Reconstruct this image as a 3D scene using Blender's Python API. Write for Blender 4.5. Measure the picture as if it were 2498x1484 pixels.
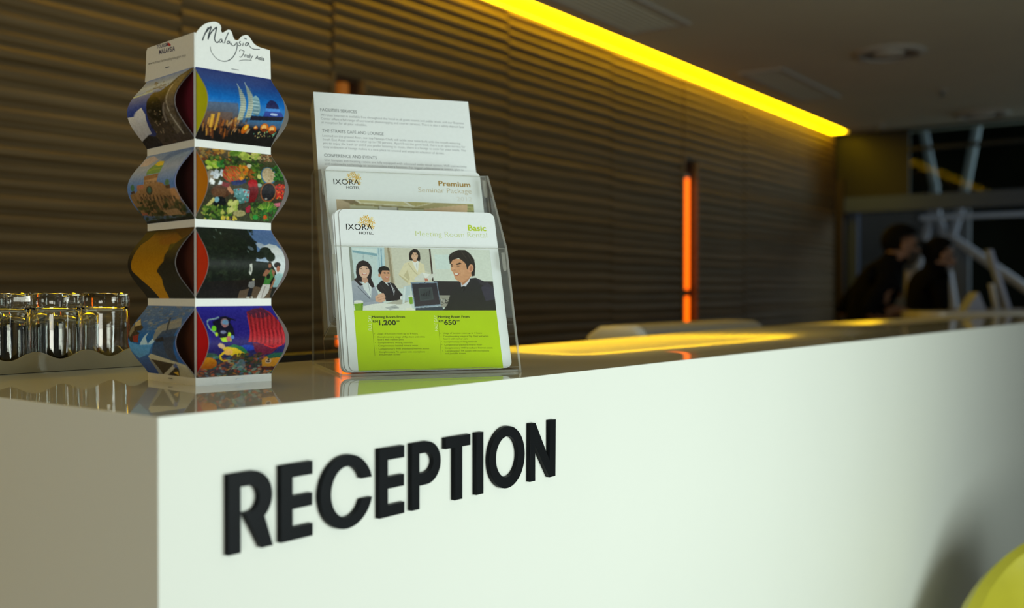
import bpy, bmesh, math, random
import numpy as np
from mathutils import Vector, Matrix
random.seed(7); np.random.seed(7)
SC = bpy.context.scene
for o in list(bpy.data.objects): bpy.data.objects.remove(o)
COL = SC.collection
COVE = 12.0                    # radiance of the amber cove strip
Z0 = 1.10                      # height of the counter top
# ---------------------------------------------------------------- camera, light, exposure
YAW = math.radians(37.394); PITCH = math.radians(0.615)
cam_d = bpy.data.cameras.new('camera'); cam = bpy.data.objects.new('camera', cam_d); COL.objects.link(cam)
cam.location = (-0.486, -0.7304, Z0 + 0.10)
cam.rotation_euler = (math.pi/2 - PITCH, 0, YAW - math.pi/2)
cam_d.sensor_width = 36.0; cam_d.lens = 36.0*2517.0/2498.0
cam_d.clip_start = 0.02; cam_d.clip_end = 60
cam_d.dof.use_dof = True; cam_d.dof.focus_distance = 1.27; cam_d.dof.aperture_fstop = 3.2
SC.camera = cam
SC.view_settings.view_transform = 'Standard'; SC.view_settings.look = 'None'
SC.view_settings.gamma = 1.0; SC.view_settings.use_curve_mapping = False
SC.view_settings.exposure = 0.0
SC.cycles.transparent_max_bounces = 24
SC.cycles.max_bounces = 10
SC.cycles.sample_clamp_indirect = 8.0
wd_ = bpy.data.worlds.new('world'); SC.world = wd_; wd_.use_nodes = True
bg = wd_.node_tree.nodes['Background']; bg.inputs[0].default_value = (0.52, 0.56, 0.52, 1); bg.inputs[1].default_value = 0.09

def area(name, loc, target, sx, sy, power, col):
    l = bpy.data.lights.new(name, 'AREA'); l.shape = 'RECTANGLE'; l.size = sx; l.size_y = sy
    l.energy = power; l.color = col
    o = bpy.data.objects.new(name, l); COL.objects.link(o); o.location = loc
    o.rotation_euler = (Vector(target)-Vector(loc)).to_track_quat('-Z', 'Y').to_euler()
    return o
# daylight from the glazed front of the lobby, behind and to the right of the camera
area('window_daylight', (0.85, -2.0, 0.98), (0.85, 0, 1.02), 1.4, 1.05, 42, (0.87, 1.0, 0.935))
area('window_daylight_left', (-2.9, -2.1, 0.85), (0, 0.2, 1.0), 1.2, 0.8, 35, (0.98, 1.0, 0.88))
area('far_fill_light', (5.4, -3.2, 1.7), (7.8, 1.4, 1.5), 1.2, 1.4, 10, (0.70, 0.86, 1.0))  # unseen fill, added to brighten the partition and lintel
# wall frame: the slatted wall runs 2.2 degrees off the counter
WA = math.radians(2.2); WD = Vector((math.cos(WA), math.sin(WA), 0)); WN = Vector((-math.sin(WA), math.cos(WA), 0)); W0 = Vector((5.2, 2.27, 0))
def W(s, off, z): return W0 + WD*s + WN*off + Vector((0, 0, z))
area('lobby_fill_light', W(4.6, -2.4, 2.3), W(3.2, -1.0, 1.4), 1.0, 1.0, 24.0, (0.72, 0.92, 1.0))  # unseen fill, added beyond the partition to lift struts and far background

# ---------------------------------------------------------------- helpers
def lin(c):
    return tuple(((v/255.0)/12.92 if v/255.0 <= 0.04045 else ((v/255.0+0.055)/1.055)**2.4) for v in c)
def mat(name, col, rough=0.5, spec=0.5, metal=0.0, noise=0.0, nscale=40.0, emit=None, estr=0.0, coat=0.0, coatr=0.05, bump=0.0):
    m = bpy.data.materials.new(name); m.use_nodes = True
    nt = m.node_tree; b = nt.nodes['Principled BSDF']
    b.inputs['Base Color'].default_value = (*col, 1); b.inputs['Roughness'].default_value = rough
    b.inputs['Specular IOR Level'].default_value = spec; b.inputs['Metallic'].default_value = metal
    b.inputs['Coat Weight'].default_value = coat; b.inputs['Coat Roughness'].default_value = coatr
    if emit: b.inputs['Emission Color'].default_value = (*emit, 1); b.inputs['Emission Strength'].default_value = estr
    if noise or bump:
        tc = nt.nodes.new('ShaderNodeTexCoord'); nz = nt.nodes.new('ShaderNodeTexNoise')
        nz.inputs['Scale'].default_value = nscale; nz.inputs['Detail'].default_value = 4
        nt.links.new(tc.outputs['Object'], nz.inputs['Vector'])
        if noise:
            r = nt.nodes.new('ShaderNodeValToRGB')
            r.color_ramp.elements[0].position = 0.3; r.color_ramp.elements[1].position = 0.7
            r.color_ramp.elements[0].color = (*[max(0, v*(1-noise)) for v in col], 1)
            r.color_ramp.elements[1].color = (*[min(1, v*(1+noise)) for v in col], 1)
            nt.links.new(nz.outputs['Fac'], r.inputs['Fac']); nt.links.new(r.outputs['Color'], b.inputs['Base Color'])
        if bump:
            bp = nt.nodes.new('ShaderNodeBump'); bp.inputs['Strength'].default_value = bump; bp.inputs['Distance'].default_value = 0.002
            nt.links.new(nz.outputs['Fac'], bp.inputs['Height']); nt.links.new(bp.outputs['Normal'], b.inputs['Normal'])
    return m
def thin_glass(name, tint, ior=1.49, gloss=1.0, rough=0.0, trans=None):
    m = bpy.data.materials.new(name); m.use_nodes = True; nt = m.node_tree
    for n in list(nt.nodes): nt.nodes.remove(n)
    out = nt.nodes.new('ShaderNodeOutputMaterial'); mx = nt.nodes.new('ShaderNodeMixShader')
    tr = nt.nodes.new('ShaderNodeBsdfTransparent'); gl = nt.nodes.new('ShaderNodeBsdfGlossy'); fr = nt.nodes.new('ShaderNodeFresnel')
    tr.inputs[0].default_value = (*tint, 1); gl.inputs['Color'].default_value = (gloss, gloss, gloss, 1); gl.inputs['Roughness'].default_value = rough
    fr.inputs['IOR'].default_value = ior
    ge = nt.nodes.new('ShaderNodeNewGeometry'); mu = nt.nodes.new('ShaderNodeMath'); mu.operation = 'MULTIPLY_ADD'
    nt.links.new(ge.outputs['Backfacing'], mu.inputs[0]); nt.links.new(fr.outputs[0], mu.inputs[2]); mu.inputs[1].default_value = -2.0; mu.use_clamp = True
    nt.links.new(mu.outputs[0], mx.inputs[0]); nt.links.new(tr.outputs[0], mx.inputs[1]); nt.links.new(gl.outputs[0], mx.inputs[2])
    nt.links.new(mx.outputs[0], out.inputs[0])
    return m
def vcol_mat(name, rough=0.35, coat=0.25):
    m = bpy.data.materials.new(name); m.use_nodes = True; nt = m.node_tree; b = nt.nodes['Principled BSDF']
    a = nt.nodes.new('ShaderNodeAttribute'); a.attribute_name = 'print'
    nt.links.new(a.outputs['Color'], b.inputs['Base Color']); b.inputs['Specular IOR Level'].default_value = 0.2; b.inputs['Roughness'].default_value = rough
    b.inputs['Coat Weight'].default_value = coat; b.inputs['Coat Roughness'].default_value = 0.12
    return m

class MB:
    def __init__(s): s.v = []; s.f = []; s.mi = []
    def add(s, vs, fs, mi=0):
        k = len(s.v); s.v += [tuple(p) for p in vs]
        for f in fs: s.f.append([i+k for i in f]); s.mi.append(mi)
        return s
    def box(s, x0, x1, y0, y1, z0, z1, mi=0, T=None):
        p = [(x, y, z) for x in (x0, x1) for y in (y0, y1) for z in (z0, z1)]
        if T is not None: p = [tuple(T @ Vector(q)) for q in p]
        return s.add(p, [(0,1,3,2),(4,6,7,5),(0,4,5,1),(2,3,7,6),(0,2,6,4),(1,5,7,3)], mi)
    def prism(s, pts, e, fn, mi=0):
        # polygon pts (2d) pushed from e[0] to e[1]; fn(a, b, t) -> 3d
        n = len(pts); vs = [fn(a, b, e[0]) for a, b in pts]+[fn(a, b, e[1]) for a, b in pts]
        fs = [list(range(n))[::-1], list(range(n, 2*n))]+[[i, (i+1) % n, n+(i+1) % n, n+i] for i in range(n)]
        return s.add(vs, fs, mi)
    def lathe(s, prof, seg=32, c=(0,0,0), mi=0, close=False):
        n = len(prof); vs = []
        for r, z in prof:
            for k in range(seg):
                a = 2*math.pi*k/seg; vs.append((c[0]+r*math.cos(a), c[1]+r*math.sin(a), c[2]+z))
        fs = []
        rng = range(n) if close else range(n-1)
        for i in rng:
            j = (i+1) % n
            for k in range(seg):
                l = (k+1) % seg; fs.append((i*seg+k, i*seg+l, j*seg+l, j*seg+k))
        return s.add(vs, fs, mi)
    def tube(s, path, r, seg=10, mi=0, cap=True):
        path = [Vector(p) for p in path]; rs = r if isinstance(r, (list, tuple)) else [r]*len(path); vs = []
        for i, p in enumerate(path):
            t = (path[min(i+1, len(path)-1)]-path[max(i-1, 0)]).normalized()
            q = t.to_track_quat('Z', 'Y')
            for k in range(seg):
                a = 2*math.pi*k/seg; vs.append(p+q @ Vector((rs[i]*math.cos(a), rs[i]*math.sin(a), 0)))
        fs = []
        for i in range(len(path)-1):
            for k in range(seg):
                l = (k+1) % seg; fs.append((i*seg+k, i*seg+l, (i+1)*seg+l, (i+1)*seg+k))
        if cap: fs += [list(range(seg))[::-1], list(range((len(path)-1)*seg, len(path)*seg))]
        return s.add(vs, fs, mi)
    def build(s, name, mats, parent=None, smooth=False, bevel=0.0, bseg=2, M=None):
        me = bpy.data.meshes.new(name); me.from_pydata([tuple(p) for p in s.v], [], s.f); me.update()
        for m in (mats if isinstance(mats, (list, tuple)) else [mats]): me.materials.append(m)
        me.polygons.foreach_set('material_index', s.mi)
        bm = bmesh.new(); bm.from_mesh(me)
        if not getattr(s, 'flat', False): bmesh.ops.recalc_face_normals(bm, faces=bm.faces)
        if bevel:
            es = [e for e in bm.edges if len(e.link_faces) == 2 and e.calc_face_angle(0) > 0.6]
            bmesh.ops.bevel(bm, geom=es, offset=bevel, segments=bseg, affect='EDGES', profile=0.5)
        bm.to_mesh(me); bm.free()
        if smooth:
            me.polygons.foreach_set('use_smooth', [True]*len(me.polygons))
            if smooth != 'all':
                try: me.set_sharp_from_angle(angle=0.7)
                except Exception: pass
        o = bpy.data.objects.new(name, me); COL.objects.link(o)
        if M is not None: o.matrix_world = M
        if parent is not None: o.parent = parent
        return o
def tag(o, label=None, cat=None, group=None, kind=None):
    if label: o['label'] = label
    if cat: o['category'] = cat
    if group: o['group'] = group
    if kind: o['kind'] = kind
    return o
def empty(name, M, label, cat, group=None):
    o = bpy.data.objects.new(name, None); COL.objects.link(o); o.empty_display_size = 0.05
    o.matrix_world = M if isinstance(M, Matrix) else Matrix.Translation(M)
    return tag(o, label, cat, group)
def sub_empty(name, parent):
    o = bpy.data.objects.new(name, None); COL.objects.link(o); o.parent = parent; o.empty_display_size = 0.03
    return o
def frame(o, x, y, z): 
    m = Matrix.Identity(4)
    for i, a in enumerate((x, y, z)):
        for j in range(3): m[j][i] = a[j]
    for j in range(3): m[j][3] = o[j]
    return m
def struct(o): o['kind'] = 'structure'; return o

# ---- flat print: text and painted pictures held in mesh colours
_tc = {}
def text_data(s, offset=0.0, shear=0.0):
    k = (s, offset, shear)
    if k not in _tc:
        cu = bpy.data.curves.new('t', 'FONT'); cu.body = s; cu.size = 1.0; cu.resolution_u = 3; cu.offset = offset; cu.shear = shear
        ob = bpy.data.objects.new('t', cu); COL.objects.link(ob)
        dg = bpy.context.evaluated_depsgraph_get(); dg.update()
        me = bpy.data.meshes.new_from_object(ob.evaluated_get(dg))
        vs = np.zeros(len(me.vertices)*3); me.vertices.foreach_get('co', vs); vs = vs.reshape(-1, 3)
        fs = [list(p.vertices) for p in me.polygons]
        _tc[k] = (vs, fs)
        bpy.data.objects.remove(ob); bpy.data.curves.remove(cu); bpy.data.meshes.remove(me)
    return _tc[k]
CAP = 0.0
def put_text(mb, s, x0, y0, x1, y1, cap, z, offset=0.0, shear=0.0, fn=None, mi=0, vscale=1.0):
    # set the line s from (x0,y0) to (x1,y1) with capital height cap
    global CAP
    if not CAP: CAP = text_data('H')[0][:, 1].max()
    vs, fs = text_data(s, offset, shear)
    if not len(vs): return
    a, b = vs[:, 0].min(), vs[:, 0].max(); L = math.hypot(x1-x0, y1-y0); c, sn = (x1-x0)/L, (y1-y0)/L
    X = (vs[:, 0]-a)/(b-a)*L; Y = vs[:, 1]/CAP*cap*vscale*(-1 if x1 < x0 else 1)
    P = np.stack([x0+X*c-Y*sn, y0+X*sn+Y*c], 1)
    mb.add([(p[0], p[1], z) if fn is None else fn(p[0], p[1], z) for p in P], fs, mi)
def catmull(p, n=6):
    p = [np.array(q, float) for q in p]; q = [2*p[0]-p[1]]+p+[2*p[-1]-p[-2]]; out = []
    for i in range(1, len(q)-2):
        for k in range(n):
            t = k/n; out.append(0.5*((2*q[i])+(-q[i-1]+q[i+1])*t+(2*q[i-1]-5*q[i]+4*q[i+1]-q[i+2])*t*t+(-q[i-1]+3*q[i]-3*q[i+1]+q[i+2])*t**3))
    out.append(p[-1]); return out
def ribbon(mb, pts, w, z, fn=None, mi=0):
    pts = [np.array(p, float) for p in pts]; vs = []
    for i, p in enumerate(pts):
        t = pts[min(i+1, len(pts)-1)]-pts[max(i-1, 0)]; t = t/(np.linalg.norm(t)+1e-9); n = np.array([-t[1], t[0]])
        for s in (1, -1):
            q = p+n*w*0.5*s; vs.append((q[0], q[1], z) if fn is None else fn(q[0], q[1], z))
    mb.add(vs, [(2*i, 2*i+1, 2*i+3, 2*i+2) for i in range(len(pts)-1)], mi)

class Canvas:
    """small painter: unit square, y down, colours in sRGB 0..255"""
    def __init__(s, w, h, fmap=None):
        s.w, s.h = w, h; s.a = np.zeros((h, w, 3)); s.m = fmap
        s.X, s.Y = np.meshgrid((np.arange(w)+0.5)/w, (np.arange(h)+0.5)/h)
    def pt(s, p): return s.m(*p) if s.m else p
    def grad(s, stops):
        ys = [a for a, c in stops]
        for k in range(3): s.a[:, :, k] = np.interp(s.Y, ys, [c[k] for a, c in stops])
    def mask(s, pts):
        x = [p[0] for p in pts]; y = [p[1] for p in pts]; M = np.zeros((s.h, s.w), bool)
        j = len(x)-1
        for i in range(len(x)):
            if y[i] != y[j]:
                c = ((y[i] > s.Y) != (y[j] > s.Y)) & (s.X < (x[j]-x[i])*(s.Y-y[i])/(y[j]-y[i])+x[i]); M ^= c
            j = i
        return M
    def poly(s, pts, c, al=1.0, c2=None, raw=False):
        if not raw: pts = [s.pt(p) for p in pts]
        M = s.mask(pts)
        col = np.array(c, float)
        if c2 is not None:
            ys = [p[1] for p in pts]; t = np.clip((s.Y-min(ys))/(max(ys)-min(ys)+1e-6), 0, 1)[..., None]
            col = (col*(1-t)+np.array(c2, float)*t)[M]
        s.a[M] = s.a[M]*(1-al)+col*al
    def ell(s, cx, cy, rx, ry, c, al=1.0, c2=None, rot=0.0, n=22):
        r = math.radians(rot); P = []
        for k in range(n):
            a = 2*math.pi*k/n; x, y = rx*math.cos(a), ry*math.sin(a)
            P.append((cx+x*math.cos(r)-y*math.sin(r), cy+x*math.sin(r)+y*math.cos(r)))
        s.poly(P, c, al, c2)
    def line(s, pts, w, c, al=1.0):
        for a, b in zip(pts[:-1], pts[1:]):
            dx, dy = b[0]-a[0], b[1]-a[1]; L = math.hypot(dx, dy)+1e-9; nx, ny = -dy/L*w/2, dx/L*w/2
            s.poly([(a[0]+nx, a[1]+ny), (b[0]+nx, b[1]+ny), (b[0]-nx, b[1]-ny), (a[0]-nx, a[1]-ny)], c, al)
    def noise(s, amp, cells, mask=None, tint=(1, 1, 1)):
        g = np.random.rand(cells[1]+2, cells[0]+2); x = s.X*cells[0]; y = s.Y*cells[1]; i = x.astype(int); j = y.astype(int); fx = x-i; fy = y-j
        v = g[j, i]*(1-fx)*(1-fy)+g[j, i+1]*fx*(1-fy)+g[j+1, i]*(1-fx)*fy+g[j+1, i+1]*fx*fy-0.5
        d = v[..., None]*amp*2*np.array(tint)
        if mask is not None: d = d*mask[..., None]
        s.a = np.clip(s.a+d, 0, 255)
    def blur(s, k=1):
        for _ in range(k):
            p = np.pad(s.a, ((1, 1), (1, 1), (0, 0)), 'edge')
            s.a = (p[:-2, 1:-1]+p[2:, 1:-1]+p[1:-1, :-2]+p[1:-1, 2:]+2*p[1:-1, 1:-1])/6
    def gridmesh(s, name, surf, m, parent, smooth=True, gain=1.0):
        """surf(fx, fy) -> arrays x,y,z ; one vertex per sample, colour in the attribute 'print'"""
        w, h = s.w, s.h; fx, fy = np.meshgrid(np.linspace(0, 1, w), np.linspace(0, 1, h))
        x, y, z = surf(fx, fy); co = np.stack([x, y, z], -1).reshape(-1, 3)
        idx = np.arange(w*h).reshape(h, w)
        q = np.stack([idx[:-1, :-1], idx[1:, :-1], idx[1:, 1:], idx[:-1, 1:]], -1).reshape(-1, 4)
        me = bpy.data.meshes.new(name); me.vertices.add(len(co)); me.vertices.foreach_set('co', co.ravel().astype(np.float32))
        me.loops.add(q.size); me.loops.foreach_set('vertex_index', q.ravel().astype(np.int32))
        me.polygons.add(len(q)); me.polygons.foreach_set('loop_start', np.arange(0, q.size, 4, dtype=np.int32))
        try: me.polygons.foreach_set('loop_total', np.full(len(q), 4, dtype=np.int32))
        except Exception: pass
        me.update(calc_edges=True); me.validate()
        if smooth: me.polygons.foreach_set('use_smooth', [True]*len(q))
        at = me.color_attributes.new('print', 'FLOAT_COLOR', 'POINT')
        v = np.clip(s.a, 0, 255)/255.0; v = np.where(v <= 0.04045, v/12.92, ((v+0.055)/1.055)**2.4)*gain
        rgba = np.concatenate([v.reshape(-1, 3), np.ones((w*h, 1))], 1); at.data.foreach_set('color', rgba.ravel().astype(np.float32))
        me.materials.append(m); o = bpy.data.objects.new(name, me); COL.objects.link(o); o.parent = parent
        return o
def homography(src, dst):
    A = []; B = []
    for (x, y), (u, v) in zip(src, dst):
        A.append([x, y, 1, 0, 0, 0, -u*x, -u*y]); B.append(u); A.append([0, 0, 0, x, y, 1, -v*x, -v*y]); B.append(v)
    h = np.linalg.solve(np.array(A, float), np.array(B, float))
    return lambda x, y: ((h[0]*x+h[1]*y+h[2])/(h[6]*x+h[7]*y+1), (h[3]*x+h[4]*y+h[5])/(h[6]*x+h[7]*y+1))
SHEET_TEXT = [('FACILITIES SERVICES', 0.00807, 0.39621, 0.05885, 0.39584, 0.00458, 'h'), ('Wireless Internet is available free throughout the hotel in all guest rooms and public areas, and our Business', 0.00825, 0.38864, 0.21345, 0.388, 0.00359, 't'), ('Center offers a full range of secretarial, photocopying and courier services. There is also a safety deposit box', 0.00829, 0.38287, 0.21322, 0.38195, 0.00358, 't'), ('at reception for all your valuables.', 0.00857, 0.37713, 0.07157, 0.37646, 0.00358, 't'), ('THE STRAITS CAFÉ AND LOUNGE', 0.00865, 0.36376, 0.09425, 0.36324, 0.00451, 'h'), ('Located on the ground floor, our top Nyonya Chefs will tickle your taste buds with the mouth-watering', 0.00885, 0.3567, 0.20497, 0.35497, 0.00354, 't'), ('South East Asian cuisine to cater up to 190 persons. Apart from the good food, there is an open terrace for', 0.00887, 0.35088, 0.21182, 0.34967, 0.00353, 't'), ('you to enjoy the fresh air and if you prefer listening to music, there is a lounge to cater for your needs. The', 0.00879, 0.34519, 0.2119, 0.34416, 0.00352, 't'), ('cosy ambience of lounge makes it a nice place to unwind and enjoy its selection of drinks.', 0.00906, 0.33941, 0.17938, 0.33788, 0.00351, 't'), ('CONFERENCE AND EVENTS', 0.00926, 0.32626, 0.08177, 0.32576, 0.00444, 'h'), ('Our banquet and meeting rooms are fully equipped with advanced audio visual system, WiFi connectivity', 0.00947, 0.31959, 0.21049, 0.31841, 0.00348, 't'), ('and multimedia technology to accommodate every function. For bigger celebrations or events, plan to', 0.0095, 0.31399, 0.20536, 0.3133, 0.00347, 't')]
PREMIUM_TEXT = [('IXORA', 0.01407, 0.2711, 0.04855, 0.27115, 0.00776, 'logo'), ('HOTEL', 0.03068, 0.26529, 0.04874, 0.26532, 0.00388, 'logo2'), ('Premium', 0.15754, 0.27443, 0.20279, 0.27401, 0.00724, 'gb'), ('Seminar Package', 0.12835, 0.26367, 0.20325, 0.26409, 0.00728, 'gt'), ('2012', 0.18146, 0.25227, 0.20303, 0.25258, 0.00627, 'faint')]
FRONT_TEXT = [('IXORA', 0.01824, 0.1879, 0.05178, 0.1879, 0.00817, 'logo'), ('HOTEL', 0.0343, 0.18208, 0.05226, 0.18181, 0.00371, 'logo2'), ('Basic', 0.17865, 0.19022, 0.20351, 0.19023, 0.00781, 'lb'), ('Meeting Room Rental', 0.10723, 0.18103, 0.20363, 0.18043, 0.00728, 'lt'), ('Meeting Room From', 0.04268, 0.07033, 0.08354, 0.07019, 0.00302, 'db'), ('Meeting Room From', 0.12632, 0.06975, 0.16708, 0.06962, 0.00316, 'db'), ('RM', 0.04293, 0.06458, 0.049, 0.06458, 0.0028, 'dm'), ('1,200', 0.05024, 0.06134, 0.07169, 0.06118, 0.00596, 'dh'), ('++', 0.07247, 0.06491, 0.07644, 0.06494, 0.00254, 'db'), ('RM', 0.12669, 0.06408, 0.13247, 0.0641, 0.00286, 'dm'), ('650', 0.13321, 0.06079, 0.14913, 0.06069, 0.00609, 'dh'), ('++', 0.14974, 0.06457, 0.15416, 0.0646, 0.00245, 'db'), ('Usage of function room up to 9 hours', 0.04715, 0.04902, 0.098, 0.04844, 0.00223, 'ds'), ('Usage of function room up to 4 hours', 0.13074, 0.04854, 0.18143, 0.04812, 0.00228, 'ds'), ('Complimentary usage of flip chart and white', 0.04717, 0.04485, 0.10682, 0.04429, 0.00222, 'ds'), ('Complimentary usage of flip chart and white', 0.1307, 0.04456, 0.18999, 0.04395, 0.00227, 'ds'), ('board with marker pens', 0.04727, 0.04165, 0.07939, 0.04127, 0.00222, 'ds'), ('board with marker pens', 0.1308, 0.04122, 0.16251, 0.04086, 0.00227, 'ds'), ('Complimentary writing materials', 0.04717, 0.0377, 0.09047, 0.03717, 0.00221, 'ds'), ('Complimentary writing materials', 0.13067, 0.03712, 0.1737, 0.03667, 0.00226, 'ds'), ('Complimentary bottled mineral water', 0.04734, 0.03369, 0.09719, 0.0332, 0.00221, 'ds'), ('Complimentary bottled mineral water', 0.13085, 0.03322, 0.18022, 0.03269, 0.00226, 'ds'), ('Complimentary WIFI broadband Internet access', 0.04736, 0.02962, 0.11061, 0.02903, 0.0022, 'ds'), ('Complimentary WIFI broadband Internet access', 0.13095, 0.0292, 0.19364, 0.02844, 0.00225, 'ds'), ('Complimentary PA system with microphone', 0.0474, 0.02562, 0.10526, 0.02493, 0.0022, 'ds'), ('Complimentary PA system with microphone', 0.13092, 0.02533, 0.18851, 0.02453, 0.00225, 'ds'), ('and portable screen', 0.04729, 0.02253, 0.07371, 0.02211, 0.0022, 'ds'), ('and portable screen', 0.13096, 0.02216, 0.15729, 0.02183, 0.00225, 'ds'), ('FULL DAY', 0.04051, 0.05447, 0.04157, 0.07358, -0.0001, 'wv'), ('HALF DAY', 0.12402, 0.05304, 0.1249, 0.07328, -0.0001, 'wv')]
BULLETS = [(0.04386, 0.0499), (0.0439, 0.04594), (0.04404, 0.0388), (0.04407, 0.03472), (0.0441, 0.03065), (0.04413, 0.02665), (0.12753, 0.04944), (0.12764, 0.04553), (0.12765, 0.03837), (0.12768, 0.03441), (0.12771, 0.03039), (0.12774, 0.02645)]
VLINES = [(0.04172, 0.07372), (0.04222, 0.02161), (0.12562, 0.07342), (0.12563, 0.02122)]
PHOTO = [(0.01963, 0.16481), (0.20485, 0.16332), (0.2044, 0.07946), (0.02049, 0.08056)]
GREEN = [(0.02049, 0.08056), (0.2044, 0.07946), (0.20474, 0.00245), (0.02092, 0.00284)]
PREMIUM_PHOTO = [(0.016, 0.24939), (0.20449, 0.24836), (0.20306, 0.2061), (0.01595, 0.2021)]
FLOWER_FRONT = [(0.04382, 0.19942)]
FLOWER_PREMIUM = [(0.04035, 0.28121)]
ARCH_OUTLINE = [(0.00134, 0.37829), (0.00449, 0.38299), (0.01038, 0.38903), (0.01584, 0.39232), (0.02226, 0.39455), (0.02641, 0.39448), (0.02964, 0.39276), (0.03126, 0.3899), (0.03102, 0.38648), (0.03287, 0.38429), (0.03662, 0.38706), (0.03991, 0.38913), (0.04273, 0.38858), (0.04461, 0.38551), (0.04601, 0.38151), (0.04838, 0.37916), (0.05219, 0.38003), (0.05555, 0.38403), (0.05892, 0.38611), (0.06181, 0.38705), (0.06471, 0.38649), (0.06762, 0.38355), (0.07004, 0.38052), (0.07346, 0.37807), (0.07886, 0.37638), (0.09177, 0.37505)]
SCRIPT_STROKES = [(2, [(0.00874, 0.3717), (0.01125, 0.37838), (0.01353, 0.38294), (0.01583, 0.38731)]), (2, [(0.01307, 0.3812), (0.01674, 0.38644), (0.01926, 0.38835), (0.01787, 0.38413), (0.01625, 0.37926), (0.01533, 0.37409)]), (2, [(0.01533, 0.37409), (0.01763, 0.37992), (0.02131, 0.38517), (0.0257, 0.38931)]), (2, [(0.0257, 0.38931), (0.02452, 0.38323), (0.02322, 0.37797), (0.02334, 0.37505), (0.02449, 0.37315), (0.0261, 0.37267), (0.02842, 0.37404)]), (1.3, [(0.03201, 0.37739), (0.03005, 0.37663), (0.02889, 0.37475), (0.02921, 0.37354), (0.03074, 0.37372), (0.03215, 0.37657), (0.03214, 0.37531), (0.0326, 0.37412), (0.03367, 0.37316)]), (1.6, [(0.03989, 0.38595), (0.03753, 0.38088), (0.03588, 0.37679), (0.03507, 0.37328)]), (1.3, [(0.0408, 0.37658), (0.03892, 0.37605), (0.03807, 0.37421), (0.03868, 0.37338), (0.04009, 0.37413), (0.04118, 0.37643), (0.04136, 0.37477), (0.04268, 0.37308)]), (1.3, [(0.04316, 0.37507), (0.04386, 0.37307), (0.04551, 0.37229), (0.04741, 0.37325), (0.04932, 0.37612)]), (1.4, [(0.05018, 0.37734), (0.0505, 0.37334), (0.04977, 0.36896), (0.04785, 0.36396), (0.04452, 0.35895), (0.04027, 0.35552), (0.03604, 0.35379), (0.03184, 0.35334)]), (0.9, [(0.03184, 0.35334), (0.02766, 0.35415), (0.02397, 0.35608), (0.02031, 0.35989), (0.01849, 0.36335), (0.01804, 0.36662)]), (1.3, [(0.05481, 0.37877), (0.05338, 0.37788), (0.05313, 0.37656), (0.05481, 0.37599), (0.05456, 0.37445), (0.05312, 0.37357), (0.05146, 0.37427)]), (1.3, [(0.05802, 0.37761), (0.05768, 0.37584), (0.05734, 0.37407)]), (1.5, [(0.05891, 0.38298), (0.06059, 0.38276), (0.06228, 0.38254)]), (1.3, [(0.06372, 0.37858), (0.06178, 0.37825), (0.06057, 0.37654), (0.06105, 0.3749), (0.06274, 0.37562), (0.06469, 0.37874), (0.06493, 0.37685), (0.06613, 0.37511), (0.06856, 0.37358), (0.07197, 0.37298), (0.07885, 0.37391)]), (1.1, [(0.05334, 0.3672), (0.05383, 0.36877), (0.05526, 0.36953), (0.05958, 0.36844)]), (1.1, [(0.0591, 0.36858), (0.05813, 0.36563), (0.05668, 0.36304), (0.05476, 0.36123), (0.05309, 0.36161)]), (0.8, [(0.05259, 0.35674), (0.05547, 0.35792), (0.05931, 0.35888), (0.06414, 0.35952), (0.06852, 0.35978)])]
TRULY_ASIA = [[(0.05932, 0.36205), (0.07023, 0.36208), (0.05934, 0.36668)], [(0.07282, 0.36206), (0.08475, 0.36191), (0.07318, 0.36635)]]
LEFT_TEXT = [[(0.08565, 0.37583), (0.05917, 0.37431), (0.08562, 0.37984)], [(0.08043, 0.36862), (0.04247, 0.36654), (0.08039, 0.37368)], [(0.10723, 0.36089), (0.01741, 0.35628), (0.10673, 0.36382)]]
LEFT_RED = [(0.05958, 0.37927), (0.05185, 0.37483), (0.05296, 0.37295), (0.0585, 0.37461)]
STAPLES = [[(0.04334, 0.34653), (0.05211, 0.34631)], [(0.06651, 0.35065), (0.05646, 0.35087)]]
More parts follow.
